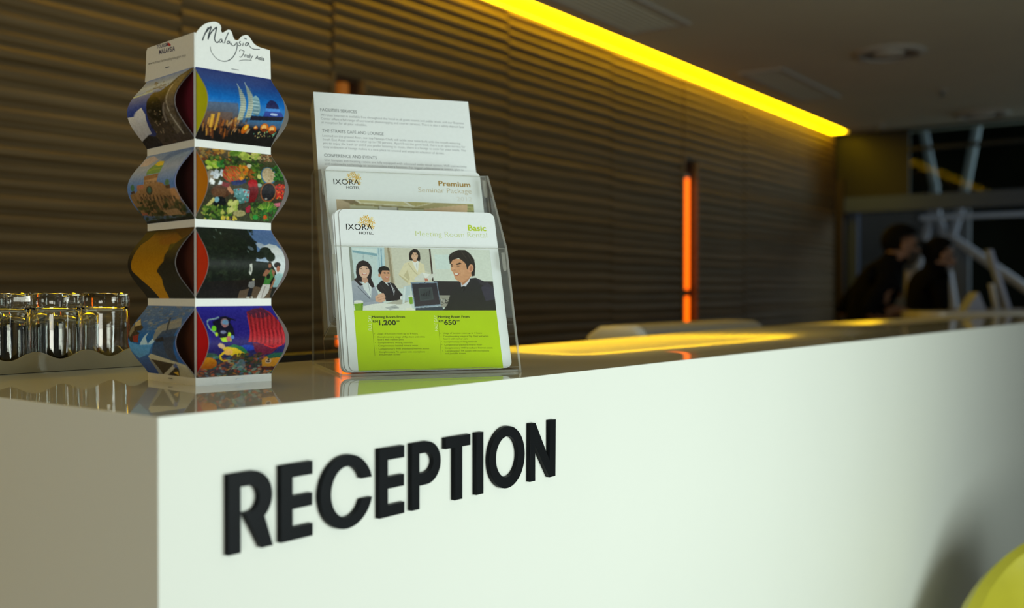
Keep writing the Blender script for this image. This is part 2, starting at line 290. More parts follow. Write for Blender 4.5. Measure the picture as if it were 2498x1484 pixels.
# ---------------------------------------------------------------- materials
def counter_material():
    m = mat('white_solid_surface', (0.80, 0.82, 0.77), rough=0.42, spec=0.35, coat=1.0, coatr=0.02)
    nt = m.node_tree; b = nt.nodes['Principled BSDF']
    tc = nt.nodes.new('ShaderNodeTexCoord'); sx = nt.nodes.new('ShaderNodeSeparateXYZ'); nt.links.new(tc.outputs['Object'], sx.inputs[0])
    def ramp(sock, a, c, lo, hi):
        r = nt.nodes.new('ShaderNodeMapRange'); r.interpolation_type = 'SMOOTHSTEP'
        r.inputs['From Min'].default_value = a; r.inputs['From Max'].default_value = c; r.inputs['To Min'].default_value = lo; r.inputs['To Max'].default_value = hi
        nt.links.new(sock, r.inputs['Value']); return r.outputs[0]
    def mth(op, a, c):
        n = nt.nodes.new('ShaderNodeMath'); n.operation = op
        for i, q in enumerate((a, c)):
            if isinstance(q, (int, float)): n.inputs[i].default_value = q
            else: nt.links.new(q, n.inputs[i])
        return n.outputs[0]
    # flat slab; coat tilted and roughened in zones to place the cove reflection
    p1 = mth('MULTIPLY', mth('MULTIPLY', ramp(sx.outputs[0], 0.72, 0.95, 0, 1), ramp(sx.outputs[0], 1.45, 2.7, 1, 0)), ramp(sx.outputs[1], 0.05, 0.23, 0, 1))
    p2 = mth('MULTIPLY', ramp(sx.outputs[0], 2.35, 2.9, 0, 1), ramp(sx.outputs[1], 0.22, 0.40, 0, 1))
    coat_tilt = mth('ADD', mth('MULTIPLY', p1, -0.305), mth('MULTIPLY', p2, 0.15))
    cv_ = nt.nodes.new('ShaderNodeCombineXYZ'); nt.links.new(coat_tilt, cv_.inputs[1]); nt.links.new(mth('MULTIPLY', p2, -0.185), cv_.inputs[0]); cv_.inputs[2].default_value = 1.0
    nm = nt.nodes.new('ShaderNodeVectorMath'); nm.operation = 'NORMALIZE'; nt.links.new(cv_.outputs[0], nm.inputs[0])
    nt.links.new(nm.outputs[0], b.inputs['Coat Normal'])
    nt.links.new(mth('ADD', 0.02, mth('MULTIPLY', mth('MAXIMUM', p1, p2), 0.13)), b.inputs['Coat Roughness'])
    return m
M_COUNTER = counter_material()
M_FRONT = mat('white_satin_front', (0.80, 0.82, 0.77), rough=0.55, spec=0.25, noise=0.01, nscale=3)
M_WHITE = mat('white_paper', (0.82, 0.83, 0.82), rough=0.5, spec=0.3, noise=0.02, nscale=300)
M_CARD = mat('white_gloss_card', (0.87, 0.92, 0.955), rough=0.35, spec=0.35, noise=0.015, nscale=200, coat=0.15, coatr=0.15)
M_EDGE = mat('card_edge', (0.30, 0.32, 0.36), rough=0.7, noise=0.05, nscale=300)
M_BLACK = mat('black_letter_paint', (0.005, 0.006, 0.008), rough=0.45, spec=0.10, noise=0.1, nscale=60)
M_INK = mat('black_ink', (0.012, 0.014, 0.018), rough=0.5, spec=0.2, noise=0.05)
M_GREYINK = mat('grey_ink', (0.23, 0.25, 0.27), rough=0.5, spec=0.2, noise=0.05)
M_PAPERWALL = None
def ribwood():
    m = mat('brown_ribbed_veneer', (0.058, 0.036, 0.014), rough=0.55, spec=0.22)
    nt = m.node_tree; b = nt.nodes['Principled BSDF']
    tc = nt.nodes.new('ShaderNodeTexCoord'); mp = nt.nodes.new('ShaderNodeMapping'); mp.inputs['Scale'].default_value = (0.7, 0.7, 26)
    nz = nt.nodes.new('ShaderNodeTexNoise'); nz.inputs['Scale'].default_value = 3.0; nz.inputs['Detail'].default_value = 6; nz.inputs['Distortion'].default_value = 0.4
    r = nt.nodes.new('ShaderNodeValToRGB'); r.color_ramp.elements[0].position = 0.3; r.color_ramp.elements[1].position = 0.72
    r.color_ramp.elements[0].color = (0.105, 0.068, 0.028, 1); r.color_ramp.elements[1].color = (0.175, 0.120, 0.056, 1)
    nt.links.new(tc.outputs['Object'], mp.inputs[0]); nt.links.new(mp.outputs[0], nz.inputs['Vector']); nt.links.new(nz.outputs['Fac'], r.inputs[0]); nt.links.new(r.outputs[0], b.inputs['Base Color'])
    return m
M_WOOD = ribwood()
M_DARKWOOD = mat('dark_recess_wood', (0.06, 0.034, 0.016), rough=0.6, spec=0.2, noise=0.25, nscale=12)
M_CEIL = mat('ceiling_paint', (0.55, 0.52, 0.43), rough=0.8, spec=0.1, noise=0.03, nscale=2)
M_CEILTRIM = mat('ceiling_fitting_paint', (0.40, 0.37, 0.33), rough=0.6, spec=0.2, noise=0.03, nscale=20)
M_COVE = mat('cove_white_paint', (0.80, 0.78, 0.72), rough=0.8, spec=0.1, noise=0.02, nscale=5)
M_FLOOR = mat('floor_stone', (0.17, 0.15, 0.12), rough=0.35, spec=0.4, noise=0.15, nscale=4)
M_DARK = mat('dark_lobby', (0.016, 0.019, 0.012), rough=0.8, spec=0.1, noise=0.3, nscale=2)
M_LINTEL = mat('pale_steel_paint', (0.06, 0.085, 0.15), rough=0.6, spec=0.2, noise=0.05, nscale=6)
M_STEEL = mat('grey_white_steel', (0.36, 0.39, 0.46), rough=0.5, spec=0.3, noise=0.05, nscale=10)
M_PANE = thin_glass('pane_glass', (0.90, 0.96, 0.93), ior=1.52, gloss=0.10)
M_ACRYL = thin_glass('clear_acrylic', (0.98, 0.985, 0.98), ior=1.49)
M_ACRYL_EDGE = thin_glass('acrylic_cut_edge', (0.72, 0.73, 0.70), ior=1.7, rough=0.12)
def frost(m, k):
    nt = m.node_tree; out = [n for n in nt.nodes if n.type == 'OUTPUT_MATERIAL'][0]; src = out.inputs[0].links[0].from_socket
    df = nt.nodes.new('ShaderNodeBsdfDiffuse'); df.inputs[0].default_value = (0.85, 0.85, 0.80, 1); mx = nt.nodes.new('ShaderNodeMixShader'); mx.inputs[0].default_value = k
    nt.links.new(src, mx.inputs[1]); nt.links.new(df.outputs[0], mx.inputs[2]); nt.links.new(mx.outputs[0], out.inputs[0])
frost(M_ACRYL_EDGE, 0.30)
M_BLKPLASTIC = mat('black_plastic', (0.006, 0.006, 0.008), rough=0.4, spec=0.3, noise=0.1)
M_GREYPLASTIC = mat('grey_plastic', (0.30, 0.29, 0.27), rough=0.55, spec=0.3, noise=0.05)
M_WHITEPLASTIC = mat('white_plastic', (0.75, 0.76, 0.76), rough=0.4, spec=0.4, noise=0.03)
def glassmat():
    m = bpy.data.materials.new('drinking_glass'); m.use_nodes = True; b = m.node_tree.nodes['Principled BSDF']
    b.inputs['Base Color'].default_value = (0.96, 0.985, 0.97, 1); b.inputs['Roughness'].default_value = 0.0
    b.inputs['IOR'].default_value = 1.5; b.inputs['Transmission Weight'].default_value = 1.0
    return m
M_GLASS = glassmat()
M_PRINT = vcol_mat('printed_picture', 0.55, 0.0)
M_SHIRT = mat('black_shirt_cloth', (0.005, 0.005, 0.006), rough=0.95, spec=0.02, noise=0.2, nscale=30)
M_SKIN_M = mat('skin_brown', (0.17, 0.085, 0.05), rough=0.55, spec=0.3, noise=0.06, nscale=25)
M_SKIN_W = mat('skin_tan', (0.22, 0.115, 0.07), rough=0.55, spec=0.3, noise=0.06, nscale=25)
M_HAIR = mat('black_hair', (0.004, 0.0035, 0.0035), rough=0.8, spec=0.06, noise=0.3, nscale=80)

# ---------------------------------------------------------------- the room
def wbox(mb, s0, s1, o0, o1, z0, z1, mi=0):
    T = frame(W0, WD, WN, Vector((0, 0, 1))); return mb.box(s0, s1, o0, o1, z0, z1, mi, T)
ZC = 2.52; P0 = 2.80
struct(MB().box(-9, 14, -7, 6, -0.1, 0.0).build('floor', M_FLOOR))
struct(wbox(MB(), -9.5, 3.05, -7.5, -0.15, ZC, ZC+0.02).build('ceiling', M_CEIL))
# cove above the ceiling edge
struct(wbox(MB(), -9.5, 2.78, 0.0, 0.06, ZC-0.004, 2.80).build('trim_1', M_COVE))
M_COVE2 = mat('cove_grey_board', (0.16, 0.14, 0.11), rough=0.9, spec=0.05, noise=0.05, nscale=5)
struct(wbox(MB(), -9.5, 2.78, -0.36, 0.06, 2.80, 2.83).build('trim_2', M_COVE2))
struct(wbox(MB(), -9.5, 2.78, -0.36, -0.33, ZC+0.02, 2.80).build('trim_3', M_COVE2))
struct(wbox(MB(), 2.74, 2.78, -0.33, 0.0, ZC, 2.80).build('trim_4', M_COVE))
struct(wbox(MB(), P0+1.30, P0+1.36, -0.80, 0.9, 0, 1.95).build('wall_beyond', mat('grey_plaster', (0.17, 0.18, 0.19), rough=0.8, spec=0.1, noise=0.15, nscale=2)))
# slatted wall: core with two recesses, ribbed panels in front
NICHES = [(-3.034, -2.885), (-0.080, 0.095)]; NTOP = 2.005
core = MB(); cuts = [-9.5, NICHES[0][0], NICHES[0][1], NICHES[1][0], NICHES[1][1], 2.78]
for i in range(0, 6, 2): wbox(core, cuts[i], cuts[i+1], 0.0, 0.22, 0, ZC-0.004)
for a, b in NICHES:
    wbox(core, a, b, 0.0, 0.22, NTOP, ZC-0.004); pass
wall = struct(core.build('wall_back', M_DARKWOOD))
for a, b in NICHES: wbox(MB(), a, b, 0.14, 0.22, 0, NTOP).build('recess_back', mat('pale_recess_back', (0.12, 0.07, 0.035), rough=0.6, noise=0.1, nscale=10), wall)
for a, b in NICHES:
    for q in (a-0.016, b): wbox(MB(), q, q+0.016, -0.0305, 0.0, 0.0, NTOP+0.014).build('recess_trim', M_WOOD, wall)
rng = random.Random(3)
ribs = []; z = 0.90
while z < ZC-0.02:
    w = rng.choice((0.044, 0.048, 0.051, 0.056)); ribs.append((z, w, rng.uniform(0.75, 1.0))); z += w
def rib_profile(dz):
    pr = []
    for z, w, k in ribs:
        for t, d in ((0.0, -0.85), (0.12, -0.85), (0.22, 0.35), (0.38, 0.85), (0.56, 1.0), (0.76, 0.80), (0.93, 0.30)):
            pr.append((z+t*w+dz, d*k))
    return [(q, d) for q, d in pr if q < ZC-0.006]
def rib_panel(s0, s1, z_from, z_to, dz, n, seed):
    pr = [(q, d) for q, d in rib_profile(dz) if z_from <= q <= z_to]; pr = [(z_from, 0.3)]+pr+[(z_to, 0.3)]
    mb = MB(); vs = []
    for i in range(n+1):
        s = s0+(s1-s0)*i/n
        for q, d in pr:
            wob = 0.0010*math.sin(3.1*s+q*7+seed)+0.0007*math.sin(8.3*s+q*13)
            vs.append(W(s, -0.015-0.012*d, q+(wob if z_from < q < z_to else 0)))
    m = len(pr); fs = [(i*m+k, (i+1)*m+k, (i+1)*m+k+1, i*m+k+1) for i in range(n) for k in range(m-1)]
    mb.add(vs, fs)
    # closing edges at both ends
    for i in (0, n):
        k0 = len(mb.v); s = s0+(s1-s0)*i/n
        mb.add([vs[i*m+k] for k in range(m)]+[W(s, 0.0, pr[k][0]) for k in range(m)], [(k, k+1, m+k+1, m+k) for k in range(m-1)])
    return mb
joints = [-6.6, -5.62, -4.66, -3.712, -3.034, -1.918, -0.948, -0.080, 0.868, 1.83, 2.777]
for i in range(len(joints)-1):
    s0, s1 = joints[i]+0.0015, joints[i+1]-0.0015; dz = rng.uniform(-0.015, 0.015); n = max(4, int((s1-s0)*11))
    cut = {-3.034: -2.868, -0.080: 0.112}.get(joints[i]); s1 = {-3.034: -3.0515, -0.080: -0.0975}.get(joints[i+1], s1)
    if cut is None: mb = rib_panel(s0, s1, 0.90, ZC-0.008, dz, n, i)
    else:
        mb = rib_panel(s0, s1, NTOP+0.0145, ZC-0.008, dz, n, i); m2 = rib_panel(cut, s1, 0.90, NTOP+0.014, dz, n, i); mb.add(m2.v, m2.f)
    mb.build('wall_panel', M_WOOD, wall, smooth=True)
# end wall: glazed partition past the slatted wall
struct(wbox(MB(), P0, P0+0.12, -0.085, 0.22, 0, 2.14).build('door_1', mat('dark_jamb', (0.02, 0.011, 0.006), rough=0.6, noise=0.1)))
lint = struct(wbox(MB(), P0+0.02, P0+0.16, -3.2, -0.03, 1.868, 1.99).build('trim_5', M_LINTEL))
struct(wbox(MB(), P0+0.10, P0+0.16, -0.17, -0.09, 0, 1.868).build('trim_6', M_LINTEL))
struct(wbox(MB(), P0+0.30, P0+0.36, -3.2, -0.62, 1.80, 1.838).build('trim_7', mat('blue_grey_steel', (0.42, 0.52, 0.68), rough=0.4, noise=0.05)))
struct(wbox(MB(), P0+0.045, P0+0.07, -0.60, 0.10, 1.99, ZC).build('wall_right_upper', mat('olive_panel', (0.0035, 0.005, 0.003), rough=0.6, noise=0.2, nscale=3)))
pane = struct(wbox(MB(), P0+0.05, P0+0.058, -3.2, -0.60, 1.99, ZC).build('window_1', M_PANE))
wbox(MB(), P0+0.03, P0+0.08, -3.2, -0.55, 2.345, 2.372).build('window_frame', mat('dark_transom', (0.006, 0.007, 0.006), rough=0.5, noise=0.1), pane)
struct(wbox(MB(), P0, P0+0.06, -3.2, 0.1, ZC-0.012, ZC+0.05).build('trim_8', mat('black_track', (0.008, 0.007, 0.005), rough=0.6, noise=0.1)))
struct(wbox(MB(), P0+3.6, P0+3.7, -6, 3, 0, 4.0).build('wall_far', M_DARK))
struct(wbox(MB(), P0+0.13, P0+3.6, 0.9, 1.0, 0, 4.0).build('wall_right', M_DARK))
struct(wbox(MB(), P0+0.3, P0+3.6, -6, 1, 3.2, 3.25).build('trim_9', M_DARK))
# ---------------------------------------------------------------- reception counter
outline = [(0, 0), (4.4, 0), (4.4, 0.50), (3.4, 0.505), (2.75, 0.545), (2.2, 0.525), (1.8, 0.495), (1.45, 0.466), (1.05, 0.440), (0.47, 0.430), (0.47, 1.25), (0, 1.25)]
mb = MB().prism(outline, (0, Z0), lambda a, b, t: (a, b, t))
mb.mi = [1, 0]+[1]*(len(mb.f)-2)
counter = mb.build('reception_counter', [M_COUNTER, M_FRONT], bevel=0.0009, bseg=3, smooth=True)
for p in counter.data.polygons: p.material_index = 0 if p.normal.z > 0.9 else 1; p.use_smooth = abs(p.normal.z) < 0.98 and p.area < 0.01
tag(counter, 'long glossy white reception counter with raised black lettering on its front', 'counter')
M_DESK = mat('desk_laminate', (0.10, 0.09, 0.075), rough=0.5, noise=0.1, nscale=10)
MB().box(0.475, 4.4, 0.44, 1.02, 0.715, 0.745).build('worktop', M_DESK, counter)
for q in (0.50, 2.30, 4.34): MB().box(q, q+0.04, 0.55, 1.0, 0.0, 0.715).build('worktop_support', M_DESK, counter)
lettering = sub_empty('lettering', counter)
ZT, ZB = -54.3, -123.2
def earc(cx, cz, rx, rz, a0, a1, n=18):
    return [(cx+rx*math.cos(math.radians(a0+(a1-a0)*i/n)), cz+rz*math.sin(math.radians(a0+(a1-a0)*i/n))) for i in range(n+1)]
E_ = lambda x0, xs, x1: [[(x0, ZT), (x1, ZT), (x1, ZT-12.2), (xs, ZT-12.2), (xs, -83.4), (x1-.4, -83.4), (x1-.4, -95.2), (xs, -95.2), (xs, ZB+11.5), (x1, ZB+11.5), (x1, ZB), (x0, ZB)]]
LET = [
 [[(61.1, ZT), (86, ZT)]+earc(86, -77.3, 22.3, 23.0, 90, -52)+[(109.0, ZB), (96.4, ZB), (78.2, -90.2), (74.0, -90.2), (74.0, ZB), (61.1, ZB)],
  [(74.0, -66.5), (84.5, -66.5)]+earc(83.5, -77.9, 10.4, 11.4, 90, -90)+[(74.0, -89.3)]],
 E_(118.0, 131.5, 155.0),
 [earc(198.5, -89.6, 34.3, 35.4, 16, 344, 40)+earc(198.5, -89.6, 20.6, 24.4, 336, 24, 34)],
 E_(241.5, 253.5, 277.2),
 [[(288.2, ZT), (311, ZT)]+earc(310.5, -76.7, 22.5, 22.4, 90, -90)+[(299.8, -99.1), (299.8, ZB), (288.2, ZB)],
  [(299.8, -65.9), (309, -65.9)]+earc(309, -76.2, 12.2, 10.3, 90, -90)+[(299.8, -86.5)]],
 [[(341, ZT), (382, ZT), (382, ZT-12.1), (368.2, ZT-12.1), (368.2, ZB), (355.9, ZB), (355.9, ZT-12.1), (341, ZT-12.1)]],
 [[(392.2, ZT), (404.6, ZT), (404.6, ZB), (392.2, ZB)]],
 [earc(448.2, -88.2, 33.2, 35.6, 0, 360, 44)[:-1], earc(447.9, -87.6, 20.8, 23.4, 0, 360, 40)[:-1]],
 [[(492.3, ZT), (502.8, ZT), (532.3, -103.5), (532.3, ZT), (544.8, ZT), (544.0, ZB), (531.6, ZB), (502.2, -81.0), (502.2, ZB), (492.0, ZB)]],
]
TL = 0.006
for loops in LET:
    cu = bpy.data.curves.new('l', 'CURVE'); cu.dimensions = '2D'; cu.fill_mode = 'BOTH'; cu.extrude = TL/2-0.0003; cu.bevel_depth = 0.0003; cu.bevel_resolution = 1; cu.offset = -0.0003
    for lp in loops:
        sp = cu.splines.new('POLY'); sp.points.add(len(lp)-1); sp.use_cyclic_u = True
        for q, (x, zz) in zip(sp.points, lp): q.co = ((x*1.0056+2.7)/1000, (zz*1.0056-0.56)/1000, 0, 1)
    ob = bpy.data.objects.new('l', cu); COL.objects.link(ob); dg = bpy.context.evaluated_depsgraph_get(); dg.update()
    me = bpy.data.meshes.new_from_object(ob.evaluated_get(dg)); me.name = 'letter'
    bpy.data.objects.remove(ob); bpy.data.curves.remove(cu)
    me.transform(Matrix(((1, 0, 0, 0), (0, 0, -1, -TL/2+0.0001), (0, 1, 0, Z0), (0, 0, 0, 1)))); me.materials.clear(); me.materials.append(M_BLACK)
    o = bpy.data.objects.new('letter', me); COL.objects.link(o); o.parent = lettering

# ---------------------------------------------------------------- picture tower on the counter corner
TA_ = math.radians(-7.8); AX = Vector((math.cos(TA_), math.sin(TA_), 0)); BX = Vector((-math.sin(TA_), math.cos(TA_), 0))
TC = Vector((0.1877, 0.2126, Z0)); WR, WL = 0.0932, 0.1125
tower = empty('picture_tower', frame(TC, AX, BX, Vector((0, 0, 1))), 'white cardboard display tower of four bulging picture boxes on the counter corner', 'display stand')
BANDS = [(0.0, 0.0084), (0.0855, 0.0939), (0.1710, 0.1794), (0.2570, 0.2652)]      # white bands
TIERS = [(0.0084, 0.0855), (0.0939, 0.1710), (0.1794, 0.2570), (0.2652, 0.3425)]
BUL_R, BUL_L = 0.029, 0.0232
# local axes: x to the right face's far end, y to the left face's far end
for z0, z1 in BANDS:
    m = MB()
    t = 0.0006
    m.box(0, WR, 0, t, z0, z1).box(0, t, t, WL, z0, z1).box(t, WR, WL-t, WL, z0, z1).box(WR-t, WR, t, WL-t, z0, z1)
    m.build('paper_band', M_WHITE, tower)
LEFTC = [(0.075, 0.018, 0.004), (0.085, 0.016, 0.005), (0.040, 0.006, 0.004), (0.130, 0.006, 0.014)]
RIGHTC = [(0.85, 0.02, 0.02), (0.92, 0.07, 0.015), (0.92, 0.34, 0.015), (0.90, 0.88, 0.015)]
def grained(n, c): return mat(n, c, rough=0.5, spec=0.3, noise=0.04, nscale=120)
for i, (z0, z1) in enumerate(TIERS):
    e = 0.0012; m = MB()
    m.add([(e, e, z0), (WR-e, e, z0), (WR-e, e, z1), (e, e, z1)], [(0, 1, 2, 3)], 1)
    m.add([(e, WL-e, z0), (e, e, z0), (e, e, z1), (e, WL-e, z1)], [(0, 1, 2, 3)], 0)
    m.add([(WR-e, e, z0), (WR-e, WL-e, z0), (WR-e, WL-e, z1), (WR-e, e, z1)], [(0, 1, 2, 3)], 2)
    m.add([(WR-e, WL-e, z0), (e, WL-e, z0), (e, WL-e, z1), (WR-e, WL-e, z1)], [(0, 1, 2, 3)], 2)
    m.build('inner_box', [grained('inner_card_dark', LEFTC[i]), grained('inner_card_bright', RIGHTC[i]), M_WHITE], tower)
MB().box(-0.0006, 0.0012, -0.0006, 0.0012, 0.0084, 0.3790).build('corner_spine', M_WHITE, tower)
# white head panels
loc_R = lambda a, z, t: (a, -t, z)
loc_L = lambda b, z, t: (-t, b, z)
headR = [(0.0005, 0.3425), (WR-0.0002, 0.3425), (WR-0.0006, 0.3640)]+[(min(a, WR-0.0008), z) for a, z in [tuple(q) for q in catmull(ARCH_OUTLINE, 4)][::-1]]
MB().prism(headR, (0.0, 0.0008), loc_R).build('head_panel', M_WHITE, tower)
MB().prism([(0.001, 0.3425), (WL+0.0035, 0.3425), (WL+0.0012, 0.3545), (WL-0.0005, 0.3770), (WL-0.0035, 0.3805), (0.001, 0.3790)], (0.0, 0.0008), loc_L).build('head_panel', M_WHITE, tower)
MB().box(0.001, WR-0.001, WL-0.0008, WL, 0.3425, 0.379).build('head_panel', M_WHITE, tower)
MB().box(WR-0.0008, WR, 0.001, WL-0.001, 0.3425, 0.362).build('head_panel', M_WHITE, tower)
m = MB()
for w, st in SCRIPT_STROKES: ribbon(m, catmull(st, 6), w*0.00068, 0.00095, loc_R)
(x0, y0), (x1, y1), (_, c0) = TRULY_ASIA[0]; put_text(m, 'ruly', x0, y0, x1, y1, c0-y0, 0.00095, 0.012, 0.12, loc_R)
(x0, y0), (x1, y1), (_, c0) = TRULY_ASIA[1]; put_text(m, 'Asia', x0, y0, x1, y1, c0-y0, 0.00095, 0.014, 0.08, loc_R)
m.flat = True; m.build('script_lettering', mat('charcoal_ink', (0.03, 0.04, 0.05), rough=0.5, noise=0.05), tower)
m = MB(); m.flat = True
for s, ((x0, y0), (x1, y1), (_, c0)), mi, off in (('TOURISM', LEFT_TEXT[0], 0, 0.012), ('MALAYSIA', LEFT_TEXT[1], 0, 0.016), ('www.tourismmalaysia.gov.my', LEFT_TEXT[2], 1, -0.004)):
    put_text(m, s, x0, y0, x1, y1, c0-y0, 0.00095, off, 0.0, loc_L, mi)
m.add([loc_L(a, z, 0.00095) for a, z in LEFT_RED], [(0, 1, 2, 3)], 2)
m.build('printed_lettering', [mat('navy_ink', (0.03, 0.03, 0.13), noise=0.05), mat('grey_brown_ink', (0.10, 0.10, 0.09), noise=0.05), mat('red_ink', (0.55, 0.03, 0.05), noise=0.05)], tower)
M_STAPLE = mat('steel_staple', (0.16, 0.17, 0.19), rough=0.35, metal=0.8, noise=0.05)
for (x0, zz), sd in (((0.0435, 0.3465), 'R'), ((0.0480, 0.0045), 'R'), ((0.0560, 0.3510), 'L'), ((0.0520, 0.0050), 'L')):
    m = MB(); fnn = loc_R if sd == 'R' else loc_L
    m.prism([(x0, zz-0.0003), (x0+0.0088, zz-0.0003), (x0+0.0088, zz+0.0003), (x0, zz+0.0003)], (0.0006, 0.0014), fnn); m.build('staple', M_STAPLE, tower)

# ---- the printed pictures, painted from shapes
def tmap(ylt, yrt, ylb, yrb, xl0, xr0, xlb, xrb):
    def f(x, y):
        fx = (x-xl0)/(xr0-xl0); yt = ylt+(yrt-ylt)*fx; yb = ylb+(yrb-ylb)*fx; fy = (y-yt)/(yb-yt); s = math.sin(math.pi*min(1, max(0, fy)))
        xl = xl0+xlb*s; xr = xr0+xrb*s; return ((x-xl)/(xr-xl), fy)
    return f
PW, PH = 240, 214
R = random.Random(5)
def pic_skyline():
    c = Canvas(PW, PH, tmap(570, 720, 1345, 1435, 862, 1665, 138, 135))
    c.grad([(0, (44, 58, 122)), (.18, (28, 70, 150)), (.45, (0, 104, 190)), (.62, (38, 120, 185)), (.74, (70, 95, 130)), (.80, (20, 16, 20)), (1, (14, 9, 8))])
    c.poly([(950, 1000), (1300, 1020), (1300, 1200), (930, 1220)], (86, 84, 104), .75, (96, 66, 50)); c.poly([(960, 1090), (1250, 1110), (1250, 1230), (930, 1240)], (120, 82, 60), .5)
    for k in range(60):
        x = R.uniform(940, 1330); y = R.uniform(1140, 1290); w = R.uniform(5, 22); h = R.uniform(20, 80)
        c.poly([(x, y), (x+w, y+4), (x+w-8, y+h), (x-8, y+h)], R.choice([(190, 100, 30), (120, 60, 22), (214, 150, 60), (60, 36, 30), (150, 84, 40)]), .7)
    c.poly([(1100, 1105), (1125, 1110), (1080, 1270), (1060, 1262)], (206, 150, 60)); c.poly([(1035, 1120), (1070, 1125), (1040, 1240), (1015, 1235)], (225, 170, 60))
    tower_pts = lambda dx, dy: [(1303+dx, 790+dy), (1312+dx, 812+dy), (1334+dx, 850+dy), (1352+dx, 900+dy), (1372+dx, 950+dy), (1382+dx, 1010+dy), (1378+dx, 1070+dy), (1366+dx, 1130+dy), (1352+dx, 1180+dy), (1296+dx, 1180+dy), (1314+dx, 1110+dy), (1326+dx, 1000+dy), (1318+dx, 920+dy), (1314+dx, 860+dy)]
    for dx, dy in ((0, 0), (82, -18)):
        c.poly(tower_pts(dx, dy), (140, 158, 166), 1, (176, 178, 150))
        for k in range(26):
            y = 860+k*12+dy; c.line([(1308+dx+k*.6, y), (1365+dx+min(k, 10)*2, y+6)], 4, (84, 100, 110) if k % 2 else (206, 212, 200), .55)
        c.line([(1303+dx, 785+dy), (1322+dx, 845+dy)], 8, (190, 205, 215), .9)
    c.poly([(1450, 960), (1490, 935), (1520, 965), (1528, 1120), (1510, 1145), (1455, 1130)], (150, 190, 205), 1, (90, 120, 130))
    for k in range(8): c.line([(1455, 985+k*18), (1522, 995+k*18)], 6, (215, 235, 240) if k % 2 else (70, 110, 130), .7)
    c.poly([(1590, 1090), (1600, 1030), (1640, 990), (1690, 1000), (1725, 1050), (1735, 1090)], (28, 34, 84)); c.poly([(1588, 1075), (1740, 1085), (1745, 1120), (1588, 1105)], (60, 130, 214)); c.poly([(1585, 1105), (1760, 1120), (1785, 1170), (1560, 1165)], (34, 60, 150)); c.ell(1680, 1138, 42, 13, (205, 220, 245), .8, rot=8)
    c.poly([(1440, 1145), (1790, 1165), (1770, 1200), (1430, 1185)], (22, 20, 40))
    for k in range(26):
        x = R.uniform(1170, 1430); y = R.uniform(1180, 1290); c.ell(x, y, R.uniform(4, 16), R.uniform(8, 30), R.choice([(200, 160, 110), (120, 80, 60), (226, 196, 150), (60, 50, 50), (180, 110, 50)]), .6, rot=35)
    c.ell(1385, 1262, 52, 28, (230, 140, 20), 1, (180, 80, 8), rot=-48); c.ell(1395, 1250, 26, 12, (255, 205, 70), .9, rot=-48)
    for x, y, rx in ((1498, 1255, 22), (1590, 1255, 44), (1675, 1275, 44)):
        c.ell(x, y, rx, rx*.85, (214, 110, 26)); c.ell(x-4, y-4, rx*.6, rx*.5, (250, 190, 110)); c.ell(x, y+rx*.55, rx*.7, rx*.4, (120, 46, 14))
    for k in range(26): c.ell(R.uniform(1470, 1720), R.uniform(1290, 1345), R.uniform(4, 9), R.uniform(4, 9), R.choice([(190, 220, 150), (240, 190, 120), (140, 110, 80), (120, 200, 160)]), .8)
    c.noise(9, (60, 50)); c.blur(1); return c
